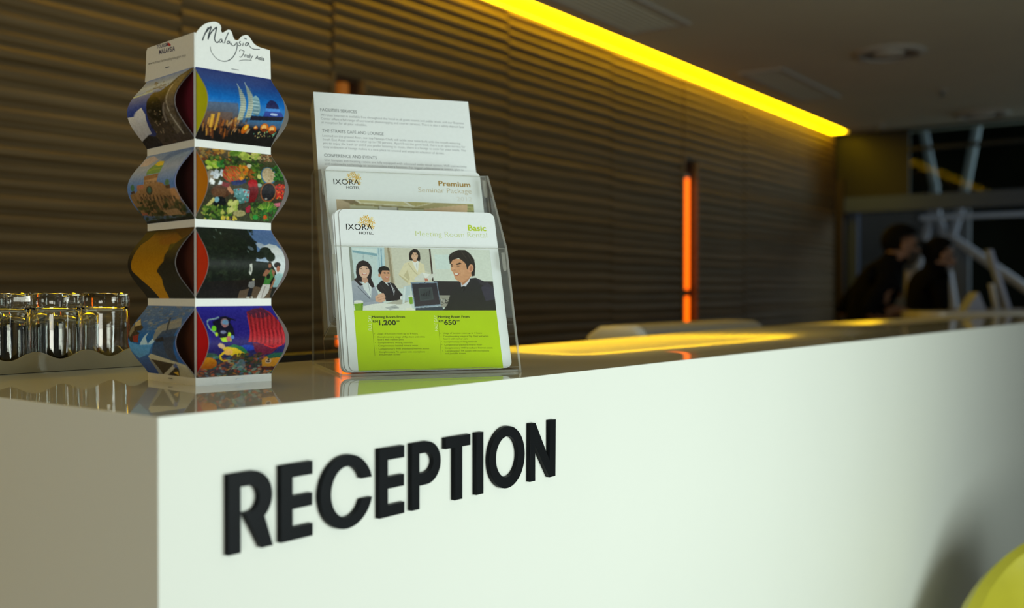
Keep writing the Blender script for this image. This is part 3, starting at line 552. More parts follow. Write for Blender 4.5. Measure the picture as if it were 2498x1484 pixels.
def pic_market():
    c = Canvas(PW, PH, tmap(80, 165, 840, 890, 870, 1665, 130, 135))
    c.grad([(0, (96, 84, 62)), (.3, (52, 66, 34)), (.6, (58, 52, 40)), (1, (62, 66, 44))])
    def heap(x0, y0, x1, y1, n, r0, r1, cols, al=.9):
        for k in range(n): c.ell(R.uniform(x0, x1), R.uniform(y0, y1), R.uniform(r0, r1), R.uniform(r0, r1)*.8, R.choice(cols), al, rot=R.uniform(0, 180))
    G = [(50, 90, 30), (36, 70, 24), (84, 120, 40), (28, 54, 22), (110, 140, 50)]
    heap(900, 90, 1250, 240, 90, 10, 30, [(120, 100, 84), (150, 124, 70), (90, 80, 60), (160, 104, 40), (120, 60, 30), (200, 150, 60)])
    heap(1000, 200, 1520, 330, 100, 8, 26, G); heap(1240, 120, 1340, 170, 10, 20, 34, [(120, 160, 50), (90, 130, 40)])
    heap(1330, 150, 1540, 230, 34, 16, 32, [(196, 212, 90), (176, 196, 84), (160, 180, 70), (214, 206, 120)]); heap(1550, 170, 1680, 260, 40, 6, 16, [(170, 130, 90), (200, 170, 130), (140, 90, 60), (120, 120, 60)])
    heap(1000, 250, 1110, 330, 16, 18, 30, [(176, 208, 66), (150, 190, 60), (206, 216, 120)]); heap(1100, 250, 1160, 320, 10, 10, 26, [(40, 120, 50), (70, 150, 60)])
    c.ell(1030, 420, 46, 66, (150, 136, 120), .9)
    for k in range(14): x, y = R.uniform(1020, 1150), R.uniform(370, 500); c.poly([(x, y-26), (x+30, y-8), (x+20, y+24), (x-18, y+18)], R.choice([(214, 222, 232), (196, 204, 216), (236, 238, 242)]))
    c.ell(1255, 400, 112, 92, (170, 60, 40))
    for k in range(120):
        a = R.uniform(0, 2*math.pi); rr = R.uniform(.1, 1); x, y = 1255+100*rr*math.cos(a), 392+78*rr*math.sin(a); c.line([(x-16, y-22), (x+14, y+24)], 7, R.choice([(200, 60, 40), (220, 96, 40), (120, 110, 50), (160, 130, 60), (226, 130, 60), (90, 130, 50)]), .85)
    c.poly([(1225, 480), (1370, 455), (1385, 490), (1300, 520), (1240, 515)], (30, 44, 96))
    heap(1330, 300, 1400, 450, 26, 10, 26, [(220, 110, 30), (236, 150, 30), (190, 150, 40), (160, 120, 40)]); c.ell(1430, 308, 28, 24, (226, 222, 196)); c.ell(1450, 400, 48, 60, (136, 78, 30)); c.ell(1455, 400, 34, 46, (160, 92, 34), .8)
    heap(1460, 290, 1560, 520, 44, 10, 30, G); c.ell(1524, 428, 24, 26, (206, 206, 120)); c.ell(1520, 520, 28, 20, (160, 200, 190), .8)
    c.ell(1625, 415, 84, 96, (60, 110, 150)); c.ell(1625, 412, 72, 84, (196, 174, 140)); heap(1570, 350, 1680, 480, 40, 6, 14, [(210, 190, 160), (176, 150, 116), (190, 170, 130)])
    heap(1680, 310, 1780, 470, 60, 8, 22, [(34, 96, 36), (50, 120, 46), (24, 74, 30), (80, 140, 60)])
    c.ell(1620, 590, 86, 98, (150, 84, 44)); c.ell(1618, 588, 74, 86, (26, 26, 32)); c.ell(1600, 655, 14, 10, (150, 146, 140))
    heap(1700, 510, 1790, 660, 90, 7, 13, [(206, 36, 24), (180, 24, 20), (226, 60, 30), (150, 20, 16), (230, 140, 60)]); c.poly([(1690, 700), (1760, 690), (1755, 730), (1690, 735)], (206, 110, 130))
    c.poly([(1420, 470), (1490, 460), (1510, 600), (1480, 680), (1420, 690), (1400, 560)], (116, 16, 24)); c.ell(1450, 500, 52, 42, (168, 20, 28)); c.ell(1460, 590, 44, 60, (104, 18, 26))
    c.poly([(1250, 555), (1330, 545), (1420, 570), (1415, 680), (1330, 700), (1270, 620)], (104, 156, 170), 1, (70, 120, 116)); heap(1260, 560, 1410, 690, 26, 6, 13, [(180, 60, 60), (150, 200, 206), (60, 110, 100)])
    c.ell(1130, 575, 100, 66, (84, 52, 34)); c.ell(1110, 590, 70, 46, (104, 70, 46), .7); c.poly([(1190, 500), (1260, 590), (1240, 610), (1190, 560)], (190, 130, 96)); c.poly([(1140, 480), (1220, 500), (1200, 540), (1130, 520)], (120, 36, 40))
    c.ell(1125, 690, 62, 66, (16, 20, 24)); c.ell(1092, 655, 26, 26, (120, 170, 190)); c.poly([(985, 710), (1060, 630), (1075, 660), (1010, 730)], (206, 196, 120)); heap(960, 720, 1240, 840, 90, 10, 30, G+[(150, 160, 60), (190, 190, 90)])
    heap(1210, 670, 1300, 770, 22, 16, 28, [(214, 214, 130), (190, 200, 100), (170, 190, 90)]); c.ell(1330, 790, 66, 30, (170, 160, 110)); c.poly([(1390, 740), (1450, 700), (1440, 780), (1400, 785)], (170, 36, 60)); heap(1450, 690, 1560, 850, 60, 8, 22, G)
    for k in range(16): a = -2.6+k*.14; c.line([(1620, 780), (1620+120*math.cos(a), 790+110*math.sin(a))], 9, R.choice([(110, 170, 50), (60, 130, 40), (150, 190, 70)]), .9)
    heap(1560, 760, 1740, 860, 50, 8, 20, [(40, 100, 40), (70, 130, 50)]); c.ell(1605, 830, 22, 22, (206, 90, 30)); heap(1140, 820, 1330, 860, 16, 10, 22, [(210, 190, 80), (230, 200, 60), (60, 40, 60)]); c.ell(1500, 830, 30, 24, (50, 150, 60))
    c.noise(16, (90, 80)); c.blur(1); return c
X2 = lambda x: 280+x/4.365
def pic_forest():
    f0 = tmap(551.9, 562.2, 723, 727, 478, 661.5, 30, 31)
    c = Canvas(PW, PH, lambda x, y: f0(280+x/4.365, 340+y/4.365))
    c.grad([(0, (84, 110, 160)), (.3, (90, 124, 176)), (.55, (190, 200, 210)), (1, (60, 60, 50))])
    c.poly([(1560, 1150), (1640, 1120), (1720, 1140), (1800, 1250), (1830, 1500), (1600, 1500)], (206, 214, 220)); c.ell(1560, 1150, 70, 30, (200, 206, 214), .7, rot=30); c.ell(1700, 1200, 80, 40, (226, 230, 234), .6)
    D = [(18, 26, 18), (28, 38, 26), (12, 16, 12), (40, 52, 34), (24, 34, 22)]
    c.poly([(850, 900), (1340, 900), (1400, 960), (1500, 1130), (1480, 1300), (1640, 1320), (1700, 1420), (1700, 1700), (850, 1700)], (20, 28, 20))
    for k in range(240):
        x, y = R.uniform(880, 1480), R.uniform(930, 1500); c.ell(x, y, R.uniform(8, 40), R.uniform(6, 22), R.choice(D), .55, rot=R.uniform(-50, 50))
    for k in range(46):
        a = R.uniform(0, 1); c.ell(1330+150*a+R.uniform(-30, 30), 980+170*a+R.uniform(-40, 30), R.uniform(14, 40), R.uniform(7, 14), (22, 28, 24), .9, rot=25)
    c.ell(1590, 1210, 66, 56, (34, 44, 36)); c.ell(1640, 1260, 50, 50, (30, 40, 30)); c.ell(1530, 1240, 50, 40, (26, 34, 26)); c.ell(1435, 1165, 36, 18, (150, 170, 196), .5, rot=30)
    for x, y in ((1065, 1040), (1080, 960), (1130, 1000), (1405, 1200)): c.ell(x, y, 6, 16, (150, 170, 170), .5, rot=-30)
    c.poly([(860, 1500), (1800, 1480), (1800, 1700), (860, 1700)], (26, 24, 18)); c.poly([(1330, 1600), (1500, 1560), (1690, 1600), (1660, 1700), (1300, 1700)], (112, 92, 70), .8)
    c.poly([(1415, 1330), (1440, 1325), (1445, 1400), (1432, 1448), (1408, 1420)], (196, 198, 192)); c.ell(1424, 1385, 8, 26, (90, 96, 90), .8)
    # three walkers
    c.ell(1628, 1325, 22, 16, (52, 42, 30)); c.ell(1630, 1352, 17, 22, (150, 96, 70)); c.poly([(1590, 1400), (1630, 1372), (1680, 1400), (1690, 1450), (1660, 1490), (1640, 1545), (1575, 1545), (1588, 1470)], (70, 116, 62), 1, (60, 130, 56)); c.poly([(1585, 1390), (1625, 1380), (1640, 1400), (1600, 1460), (1555, 1450)], (150, 100, 76)); c.poly([(1650, 1385), (1690, 1410), (1680, 1470), (1655, 1420)], (150, 100, 76)); c.ell(1625, 1384, 16, 12, (16, 18, 20)); c.ell(1622, 1460, 20, 28, (22, 36, 24))
    c.poly([(1570, 1540), (1655, 1540), (1640, 1620), (1585, 1680), (1500, 1690), (1550, 1600)], (206, 204, 200)); c.line([(1600, 1560), (1560, 1680)], 8, (150, 140, 136))
    c.ell(1710, 1345, 36, 30, (26, 22, 18)); c.ell(1722, 1385, 18, 32, (166, 104, 80)); c.poly([(1690, 1450), (1730, 1425), (1790, 1440), (1770, 1520), (1740, 1580), (1680, 1570)], (160, 196, 200), 1, (140, 180, 186)); c.poly([(1690, 1470), (1700, 1500), (1670, 1590), (1650, 1580)], (160, 110, 84)); c.poly([(1680, 1570), (1738, 1575), (1700, 1680), (1650, 1680)], (34, 36, 34))
    c.ell(1465, 1488, 14, 10, (200, 196, 150)); c.poly([(1420, 1510), (1480, 1500), (1485, 1560), (1455, 1580), (1415, 1560)], (128, 130, 130)); c.poly([(1430, 1575), (1470, 1575), (1450, 1660), (1400, 1670)], (24, 26, 28)); c.ell(1410, 1672, 20, 8, (180, 180, 170)); c.ell(1455, 1672, 14, 8, (180, 180, 170))
    c.noise(9, (80, 70)); c.blur(1); return c
def pic_reef():
    c = Canvas(PW, PH, tmap(420, 410, 1100, 1060, 780, 1492, 120, 112))
    c.grad([(0, (42, 38, 150)), (.3, (36, 26, 128)), (.55, (34, 22, 104)), (.72, (40, 44, 90)), (1, (90, 70, 60))])
    c.ell(1240, 800, 80, 28, (28, 60, 170)); c.ell(870, 720, 50, 100, (34, 50, 140), .6)
    c.poly([(1255, 470), (1320, 440), (1400, 432), (1480, 470), (1560, 560), (1610, 640), (1620, 740), (1540, 790), (1450, 790), (1330, 750), (1250, 745)], (150, 24, 36), 1, (176, 34, 46))
    c.poly([(1260, 470), (1330, 436), (1420, 436), (1490, 500), (1400, 530), (1300, 520)], (66, 26, 60), .8)
    for k in range(17): x = 1265+k*19; c.line([(x-5+k*2, 470+abs(k-6)*6), (x+6, 600+k*2), (x+2+k, 745+k*2)], 7, (92, 12, 24) if k % 2 else (206, 52, 60), .85)
    c.poly([(1290, 750), (1540, 790), (1480, 850), (1360, 880), (1310, 820)], (104, 28, 58)); c.line([(1400, 770), (1480, 800), (1570, 770)], 14, (206, 40, 50))
    # diver
    for p in [[(895, 570), (900, 545), (960, 535), (1000, 520)], [(893, 575), (910, 620), (940, 650), (975, 680)]]: c.line(p, 12, (150, 190, 180), .9)
    c.poly([(940, 560), (1010, 530), (1090, 560), (1120, 610), (1130, 690), (1090, 740), (1020, 740), (950, 640)], (16, 16, 40)); c.poly([(1000, 520), (1060, 510), (1110, 530), (1100, 560), (1020, 545)], (14, 12, 34)); c.line([(1060, 520), (1150, 548)], 10, (14, 12, 34))
    c.ell(1050, 570, 36, 40, (150, 120, 130)); c.ell(1055, 566, 30, 22, (110, 150, 190)); c.ell(1045, 600, 16, 14, (170, 110, 110)); c.ell(950, 622, 20, 26, (120, 210, 40)); c.ell(970, 675, 14, 18, (180, 220, 40))
    c.poly([(1000, 710), (1060, 700), (1075, 655), (1095, 660), (1100, 740), (1020, 745)], (176, 220, 40)); c.ell(1075, 715, 22, 26, (180, 110, 100)); c.ell(1110, 700, 16, 18, (90, 130, 200)); c.ell(1030, 655, 26, 14, (140, 150, 190), .8)
    # reef and turtle
    for k in range(260):
        x = R.uniform(790, 1600); y = R.uniform(880, 1100); c.ell(x, y, R.uniform(8, 34), R.uniform(5, 16), R.choice([(176, 84, 50), (206, 120, 70), (110, 60, 44), (70, 110, 120), (150, 170, 150), (50, 60, 50), (190, 70, 60), (214, 150, 60), (60, 130, 90), (90, 130, 170)]), .7, rot=R.uniform(-40, 40))
    c.ell(890, 950, 90, 60, (206, 140, 20), 1, (170, 84, 14)); c.ell(900, 870, 80, 22, (60, 100, 70), .8)
    c.poly([(1060, 790), (1120, 765), (1200, 790), (1260, 850), (1230, 880), (1130, 850)], (40, 110, 70)); c.poly([(1000, 790), (1060, 790), (1140, 800), (1245, 865), (1220, 890), (1110, 880), (1060, 850)], (226, 190, 40)); c.ell(1012, 782, 34, 22, (206, 170, 130), 1, rot=30); c.poly([(1060, 840), (1010, 880), (1030, 920), (1090, 920), (1040, 935), (1000, 910), (995, 870), (1040, 825)], (236, 196, 30)); c.ell(1075, 840, 40, 30, (236, 180, 90))
    for k in range(80): c.ell(R.uniform(1110, 1390), R.uniform(850, 970), R.uniform(8, 24), R.uniform(6, 14), R.choice([(40, 46, 30), (60, 66, 40), (30, 60, 50), (80, 70, 40), (96, 60, 44)]), .8)
    c.ell(1200, 970, 40, 60, (110, 160, 190), .5); c.poly([(1390, 920), (1450, 870), (1550, 850), (1590, 870), (1580, 940), (1520, 985), (1400, 985)], (206, 140, 40)); c.poly([(1430, 880), (1500, 850), (1595, 845), (1570, 890), (1460, 905)], (40, 96, 76)); c.ell(1455, 930, 30, 26, (206, 170, 140)); c.ell(1457, 915, 9, 9, (20, 20, 20)); c.ell(1455, 935, 20, 8, (40, 36, 34), .8)
    c.poly([(1390, 990), (1580, 985), (1560, 1030), (1400, 1020)], (70, 26, 24), .8)
    c.noise(12, (90, 80)); c.blur(1); return c
def pic_island():
    c = Canvas(PW, PH, tmap(685, 570, 1425, 1345, 300, 845, -175, -205))
    c.grad([(0, (96, 116, 160)), (.10, (110, 128, 160)), (.14, (134, 150, 172)), (.22, (120, 140, 176)), (.3, (64, 86, 150)), (.5, (40, 58, 130)), (.7, (34, 46, 104)), (1, (30, 36, 70))])
    c.poly([(170, 905), (250, 880), (330, 850), (390, 830), (400, 860), (300, 890), (180, 915)], (150, 170, 160), .7); c.ell(350, 840, 44, 14, (120, 130, 130), .9, rot=-15); c.ell(200, 900, 40, 10, (170, 190, 140), .6, rot=-10)
    c.poly([(130, 1135), (200, 1130), (240, 1075), (290, 1040), (330, 1110), (370, 1290), (330, 1300), (240, 1360), (160, 1270)], (188, 190, 194), 1, (140, 140, 150)); c.ell(260, 1130, 60, 60, (170, 172, 184), .6)
    c.poly([(360, 950), (400, 880), (480, 870), (560, 800), (660, 680), (800, 590), (850, 580), (840, 1350), (330, 1420), (420, 1290), (370, 1200), (345, 1060)], (40, 34, 26), 1, (52, 44, 40))
    c.ell(430, 1050, 80, 140, (24, 22, 14), .9, rot=-15); c.poly([(600, 800), (680, 680), (760, 640), (700, 760), (650, 900), (640, 1050), (700, 1250), (650, 1300), (560, 1160), (540, 1000)], (84, 76, 66), .9)
    c.line([(612, 795), (575, 880), (560, 980), (590, 1110), (650, 1210), (720, 1300)], 12, (150, 146, 140), .8); c.line([(540, 1010), (525, 1090), (550, 1190)], 22, (110, 104, 100), .8)
    for k in range(120): c.ell(R.uniform(380, 800), R.uniform(700, 1380), R.uniform(6, 26), R.uniform(6, 20), R.choice([(60, 50, 36), (30, 28, 20), (84, 74, 62), (50, 44, 40), (70, 56, 40)]), .5)
    for k in range(18): c.ell(R.uniform(420, 520), R.uniform(1080, 1320), 5, 7, (170, 150, 120), .6)
    c.poly([(240, 1360), (330, 1300), (420, 1320), (500, 1400), (290, 1430)], (28, 26, 30)); c.noise(9, (60, 60)); c.blur(1); return c
def pic_palace():
    c = Canvas(PW, PH, tmap(155, 85, 875, 838, 300, 840, -195, -200))
    c.grad([(0, (96, 118, 158)), (.25, (120, 136, 170)), (.5, (74, 104, 160)), (.75, (70, 96, 150)), (1, (60, 70, 80))])
    c.poly([(280, 190), (380, 160), (430, 210), (300, 290), (210, 290)], (156, 140, 146), .8); c.line([(480, 240), (560, 170), (700, 120), (820, 100)], 50, (70, 96, 146), .6); c.line([(500, 300), (620, 200), (800, 140)], 30, (120, 142, 176), .6); c.ell(560, 400, 80, 50, (96, 120, 166), .5)
    # dome
    c.poly([(318, 395), (325, 340), (380, 290), (440, 235), (500, 240), (498, 290), (470, 380)], (80, 120, 70)); c.poly([(400, 280), (440, 235), (500, 240), (495, 290), (440, 300)], (180, 160, 50)); c.line([(340, 350), (400, 330), (470, 330)], 12, (120, 140, 60), .7)
    c.poly([(300, 410), (460, 385), (455, 440), (310, 480), (298, 450)], (116, 84, 60)); c.poly([(300, 460), (450, 430), (450, 490), (300, 510)], (150, 120, 92))
    for k in range(9): c.line([(312+k*16, 465), (310+k*16, 500)], 6, (70, 52, 40))
    B = (128, 98, 68); c.poly([(220, 510), (300, 500), (460, 480), (510, 490), (560, 540), (640, 560), (720, 700), (740, 800), (300, 800), (160, 620), (225, 560)], B, 1, (96, 74, 50)); c.poly([(225, 505), (300, 500), (300, 540), (225, 548)], (140, 92, 72))
    c.poly([(135, 600), (200, 580), (300, 780), (230, 775), (160, 680)], (110, 86, 58)); c.poly([(590, 550), (640, 545), (700, 640), (620, 680)], (150, 112, 78))
    c.ell(362, 560, 36, 46, (60, 56, 44)); c.ell(362, 558, 22, 30, (54, 84, 74)); c.ell(168, 530, 22, 34, (60, 96, 76)); c.ell(562, 490, 24, 34, (70, 100, 76)); c.poly([(150, 570), (190, 560), (195, 585), (150, 592)], (60, 46, 36)); c.poly([(540, 520), (590, 510), (595, 545), (550, 550)], (70, 54, 40))
    for k in range(11): c.line([(250+k*38, 590+k*3), (300+k*38, 760)], 10, (60, 46, 32), .75)
    for k in range(9): c.line([(265+k*44, 620), (275+k*44, 650)], 14, (40, 34, 28), .7)
    for k in range(120): c.ell(R.uniform(160, 820), R.uniform(650, 850) if k % 3 else R.uniform(720, 860), R.uniform(10, 34), R.uniform(8, 22), R.choice([(28, 38, 20), (36, 48, 24), (20, 28, 16), (50, 56, 34)]), .55)
    c.poly([(230, 770), (300, 768), (310, 790), (240, 795)], (116, 70, 54)); c.poly([(470, 750), (640, 735), (700, 790), (560, 800)], (130, 104, 76), .9); c.poly([(280, 850), (850, 800), (850, 900), (280, 900)], (28, 28, 26), .8)
    c.noise(9, (70, 60)); c.blur(1); return c
def pic_silhouette():
    f0 = tmap(559.9, 551.9, 725.8, 725.8, 349, 475, -39, -46)
    c = Canvas(PW, PH, lambda x, y: f0(280+x/4.365, 340+y/4.365))
    c.grad([(0, (30, 26, 18)), (.1, (96, 64, 20)), (.3, (104, 74, 16)), (.5, (128, 90, 10)), (.75, (150, 106, 8)), (1, (150, 104, 10))])
    c.poly([(600, 920), (850, 900), (850, 960), (700, 1050), (640, 980)], (60, 40, 18)); c.ell(560, 1080, 110, 40, (104, 62, 20), .6, rot=-10)
    c.poly([(850, 960), (700, 1060), (640, 1110), (585, 1120), (575, 1180), (540, 1240), (535, 1300), (490, 1345), (455, 1400), (480, 1440), (500, 1480), (500, 1540), (515, 1600), (560, 1690), (520, 1800), (860, 1800)], (30, 29, 24)); c.poly([(280, 940), (410, 970), (330, 1060), (250, 1120), (190, 1250), (170, 1340), (180, 1400), (240, 1460), (340, 1560), (450, 1690), (480, 1800), (90, 1800), (90, 1000)], (26, 24, 22)); c.poly([(600, 1110), (640, 1120), (600, 1180), (575, 1180)], (50, 50, 22))
    c.noise(6, (70, 60)); c.blur(1); return c
def pic_boat():
    c = Canvas(PW, PH, tmap(410, 415, 1050, 1095, 275, 765, -155, -165))
    c.grad([(0, (70, 96, 140)), (.2, (36, 78, 140)), (.5, (20, 76, 140)), (.7, (26, 74, 140)), (1, (24, 56, 130))])
    for k in range(130): c.line([(q := R.uniform(240, 760), w := R.uniform(410, 640)), (q+R.uniform(20, 60), w+R.uniform(-16, 6))], R.uniform(4, 12), R.choice([(150, 140, 130), (110, 120, 140), (60, 96, 150), (130, 120, 110), (84, 84, 90)]), .45)
    c.poly([(420, 600), (560, 540), (640, 520), (640, 600), (520, 640), (440, 700), (380, 740)], (120, 116, 110), .8); c.line([(525, 520), (515, 620), (505, 660)], 16, (34, 44, 60)); c.poly([(470, 640), (620, 610), (620, 960), (360, 860), (400, 740)], (36, 54, 84), .9); c.poly([(400, 720), (480, 690), (500, 730), (420, 740)], (30, 32, 40)); c.poly([(490, 700), (610, 680), (610, 930), (520, 880)], (40, 46, 62), .8)
    for p in ([(245, 770), (300, 680), (335, 650), (310, 700), (330, 760), (380, 710), (400, 740), (350, 770)],): c.poly(p, (150, 176, 200), .9)
    c.poly([(130, 740), (250, 770), (380, 760), (330, 850), (210, 900), (140, 820)], (70, 130, 186), .8)
    c.poly([(120, 700), (130, 640), (180, 570), (220, 530), (245, 590), (270, 610), (250, 640), (200, 640), (240, 660), (230, 745), (150, 740)], (40, 36, 34)); c.poly([(170, 570), (220, 535), (240, 590), (180, 605)], (140, 134, 110)); c.poly([(130, 640), (170, 580), (180, 640), (140, 700)], (96, 92, 80)); c.poly([(170, 690), (235, 670), (230, 750), (185, 745)], (104, 40, 36))
    c.poly([(310, 880), (345, 850), (680, 960), (770, 1080), (700, 1090), (560, 950), (330, 910)], (150, 148, 136)); c.poly([(330, 905), (560, 950), (640, 1080), (400, 1070)], (44, 38, 36)); c.poly([(310, 900), (340, 910), (440, 1065), (395, 1060)], (104, 108, 116)); c.poly([(580, 950), (600, 1000), (600, 1090), (780, 1100), (720, 1010)], (140, 138, 126)); c.line([(450, 1075), (575, 955)], 30, (150, 150, 146)); c.ell(570, 968, 18, 22, (70, 84, 140), 1, rot=40); c.poly([(540, 1040), (590, 1030), (600, 1075)], (170, 140, 50))
    c.noise(10, (80, 70)); c.blur(1); return c
def bulge(fy): return np.sin(np.pi*np.clip(fy, 0, 1))**1.25
RP = [pic_reef, pic_forest, pic_market, pic_skyline]; LP = [pic_boat, pic_silhouette, pic_palace, pic_island]
M_LINER = mat('grey_card_back', (0.80, 0.76, 0.80), rough=0.6, noise=0.04, nscale=100)
for i, (z0, z1) in enumerate(TIERS):
    zf = lambda fy: z1+(z0-z1)*fy
    RP[i]().gridmesh('picture_panel', lambda fx, fy: (fx*WR, -0.0004-BUL_R*bulge(fy), zf(fy)), M_PRINT, tower)
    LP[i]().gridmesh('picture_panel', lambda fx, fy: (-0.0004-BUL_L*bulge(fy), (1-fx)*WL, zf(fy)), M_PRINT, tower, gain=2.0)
    # thickness of the card: a grey lining just behind each picture
    n = 24; m = MB(); ys = np.linspace(0, 1, n); m.add([(x, 0.0003-(BUL_R-0.0001)*float(bulge(y))+0.0005, z1+(z0-z1)*y) for y in ys for x in (0.0001, WR-0.0001)], [(2*k, 2*k+1, 2*k+3, 2*k+2) for k in range(n-1)]); m.flat = True
    m.build('panel_lining', M_LINER, tower, smooth='all')
    m = MB(); m.add([(0.0003-(BUL_L-0.0001)*float(bulge(y))+0.0005, x, z1+(z0-z1)*y) for y in ys for x in (0.0001, WL-0.0001)], [(2*k, 2*k+1, 2*k+3, 2*k+2) for k in range(n-1)]); m.flat = True
    m.build('panel_lining', M_LINER, tower, smooth='all')
    # the two sides turned away from the room
    m = MB(); m.add([(x, WL+0.0004+BUL_R*float(bulge(y)), z1+(z0-z1)*y) for y in ys for x in (0, WR)], [(2*k, 2*k+1, 2*k+3, 2*k+2) for k in range(n-1)]); m.build('picture_panel', M_LINER, tower, smooth='all')
    m = MB(); m.add([(WR+0.0004+BUL_L*float(bulge(y)), x, z1+(z0-z1)*y) for y in ys for x in (0, WL)], [(2*k, 2*k+1, 2*k+3, 2*k+2) for k in range(n-1)]); m.build('picture_panel', M_LINER, tower, smooth='all')
# ---------------------------------------------------------------- acrylic leaflet holder and what stands in it
PHI = math.radians(-33); LEAN = 0.35
E1 = Vector((math.cos(PHI), math.sin(PHI), 0)); E2 = Vector((-math.sin(PHI), math.cos(PHI), 0)); ZZ = Vector((0, 0, 1))
UP = E2*math.sin(LEAN)+ZZ*math.cos(LEAN); NN = E1.cross(UP)
HO = Vector((0.366, 0.1756, Z0+0.0004)); HB = 0.0039
holder = empty('leaflet_holder', frame(HO, E1, E2, ZZ), 'clear acrylic two tier leaflet holder on the white counter beside the picture tower', 'leaflet holder')
def LPt(a, u, k): return (a, u*math.sin(LEAN)-k*math.cos(LEAN), HB+u*math.cos(LEAN)+k*math.sin(LEAN))
def slab(mb, a0, a1, u0, u1, k0, k1):
    p = [LPt(a, u, k) for a in (a0, a1) for u in (u0, u1) for k in (k0, k1)]
    fs = [(0, 1, 3, 2), (4, 6, 7, 5), (0, 4, 5, 1), (2, 3, 7, 6), (0, 2, 6, 4), (1, 5, 7, 3)]
    k_ = len(mb.v); mb.v += p
    thin = min(range(3), key=lambda i: (a1-a0, u1-u0, k1-k0)[i])
    faceax = [0, 0, 2, 2, 2, 2]
    axes = {0: 0, 1: 0, 2: 1, 3: 1, 4: 2, 5: 2}
    order = [0, 0, 1, 1, 2, 2]
    for i, f in enumerate(fs):
        ax = {0: 'a', 1: 'a', 2: 'u', 3: 'u', 4: 'k', 5: 'k'}[i]
        mb.f.append([q+k_ for q in f]); mb.mi.append(0 if ax == 'auk'[thin] else 1)
    return mb
ACR = [M_ACRYL, M_ACRYL_EDGE]
AW = 0.2238; T3 = 0.0028; KR = -0.0395; KB = -0.112; U2 = 0.080
slab(MB(), 0.0, AW, 0.002, 0.1632, 0.0006, 0.0006+T3).build('front_pocket', ACR, holder)
slab(MB(), 0.0, AW, 0.079, 0.2868, KR, KR+T3).build('rear_pocket', ACR, holder)
slab(MB(), 0.0, AW, U2-T3, U2, KB, KR-0.0003).build('rear_pocket_floor', ACR, holder)
slab(MB(), 0.0, AW, 0.0015, 0.286, KB-T3, KB-0.0003).build('back_panel', ACR, holder)
mb = MB().box(0, AW, 0.001, 0.206, 0.0, T3); mb.mi = [1, 1, 1, 1, 0, 0]; mb.build('base_plate', ACR, holder)
side = [(-0.002, 0.0), (0.0526, 0.1585), (0.1315, 0.2612), (0.198, 0.2680), (0.2190, 0.2630), (0.2120, 0.0)]
for a0 in (-T3-0.0003, AW+0.0003):
    m = MB().prism(side, (a0, a0+T3), lambda b, zz, t: (t, b, zz)); m.mi = [0, 0]+[1]*(len(m.f)-2)
    m.build('side_panel', ACR, holder)
M_TAB = thin_glass('acrylic_glue_tab', (0.80, 0.80, 0.76), ior=1.6, rough=0.08); frost(M_TAB, 0.18)
for a, u, k in ((0.0105, 0.2625, -0.0365), (AW-0.004, 0.2665, -0.0365), (0.0105, 0.1380, 0.0036), (AW-0.004, 0.1430, 0.0036)):
    if a < 0.1: a = -0.0012
    pts = [(a-0.0022, u-0.010), (a-0.001, u-0.0125), (a+0.001, u-0.0125), (a+0.0022, u-0.010), (a+0.0022, u+0.013), (a-0.0022, u+0.013)]
    MB().prism(pts, (k, k+0.0014), lambda p, q, t: LPt(p, q, t)).build('glue_tab', M_TAB, holder)

def cardframe(k): return frame(HO+ZZ*HB+NN*k, E1, UP, NN)
def rrect(x0, x1, y0, y1, r, n=6):
    P = []
    for cx, cy, a in ((x1-r, y1-r, 0), (x0+r, y1-r, 90), (x0+r, y0+r, 180), (x1-r, y0+r, 270)):
        for i in range(n+1): t = math.radians(a+90*i/n); P.append((cx+r*math.cos(t), cy+r*math.sin(t)))
    return P
def card(name, k, x0, x1, y0, y1, r, th, label, cat, group=None, m=M_CARD):
    mb = MB().prism(rrect(x0, x1, y0, y1, r), (-th, 0.0), lambda a, b, t: (a, b, t)); mb.mi = [1, 0]+[1]*(len(mb.f)-2)
    o = mb.build(name, [m, M_EDGE], None, M=cardframe(k)); return tag(o, label, cat, group)
def printpart(parent, name, m, mats): m.flat = True; return m.build(name, mats, parent)
M_DGREEN = mat('dark_green_ink', (0.035, 0.055, 0.004), rough=0.5, noise=0.05); M_LIME = mat('lime_print', (0.50, 0.72, 0.0), rough=0.4, noise=0.02, coat=0.15, coatr=0.15)
M_LIMEINK = mat('lime_ink', (0.50, 0.66, 0.02), rough=0.5, noise=0.03); M_PALELIME = mat('pale_lime_ink', (0.62, 0.72, 0.22), rough=0.5, noise=0.03)
M_GOLD = mat('gold_ink', (0.42, 0.24, 0.03), rough=0.5, noise=0.03); M_PALEGOLD = mat('pale_gold_ink', (0.55, 0.42, 0.20), rough=0.5, noise=0.03); M_FAINT = mat('faint_gold_ink', (0.78, 0.77, 0.73), rough=0.5, noise=0.02)
M_PETAL = mat('petal_yellow_ink', (0.85, 0.52, 0.05), rough=0.5, noise=0.05); M_PETAL2 = mat('petal_pale_ink', (0.92, 0.78, 0.36), rough=0.5, noise=0.05); M_WHITEINK = mat('white_ink', (0.85, 0.92, 0.6), rough=0.5, noise=0.02)
OFF = {'h': 0.0, 't': -0.014, 'logo': -0.002, 'logo2': 0.0, 'gb': 0.02, 'gt': -0.016, 'faint': -0.014, 'lb': 0.024, 'lt': -0.02, 'db': 0.0, 'dm': 0.0, 'dh': 0.03, 'ds': -0.01, 'wv': -0.008}
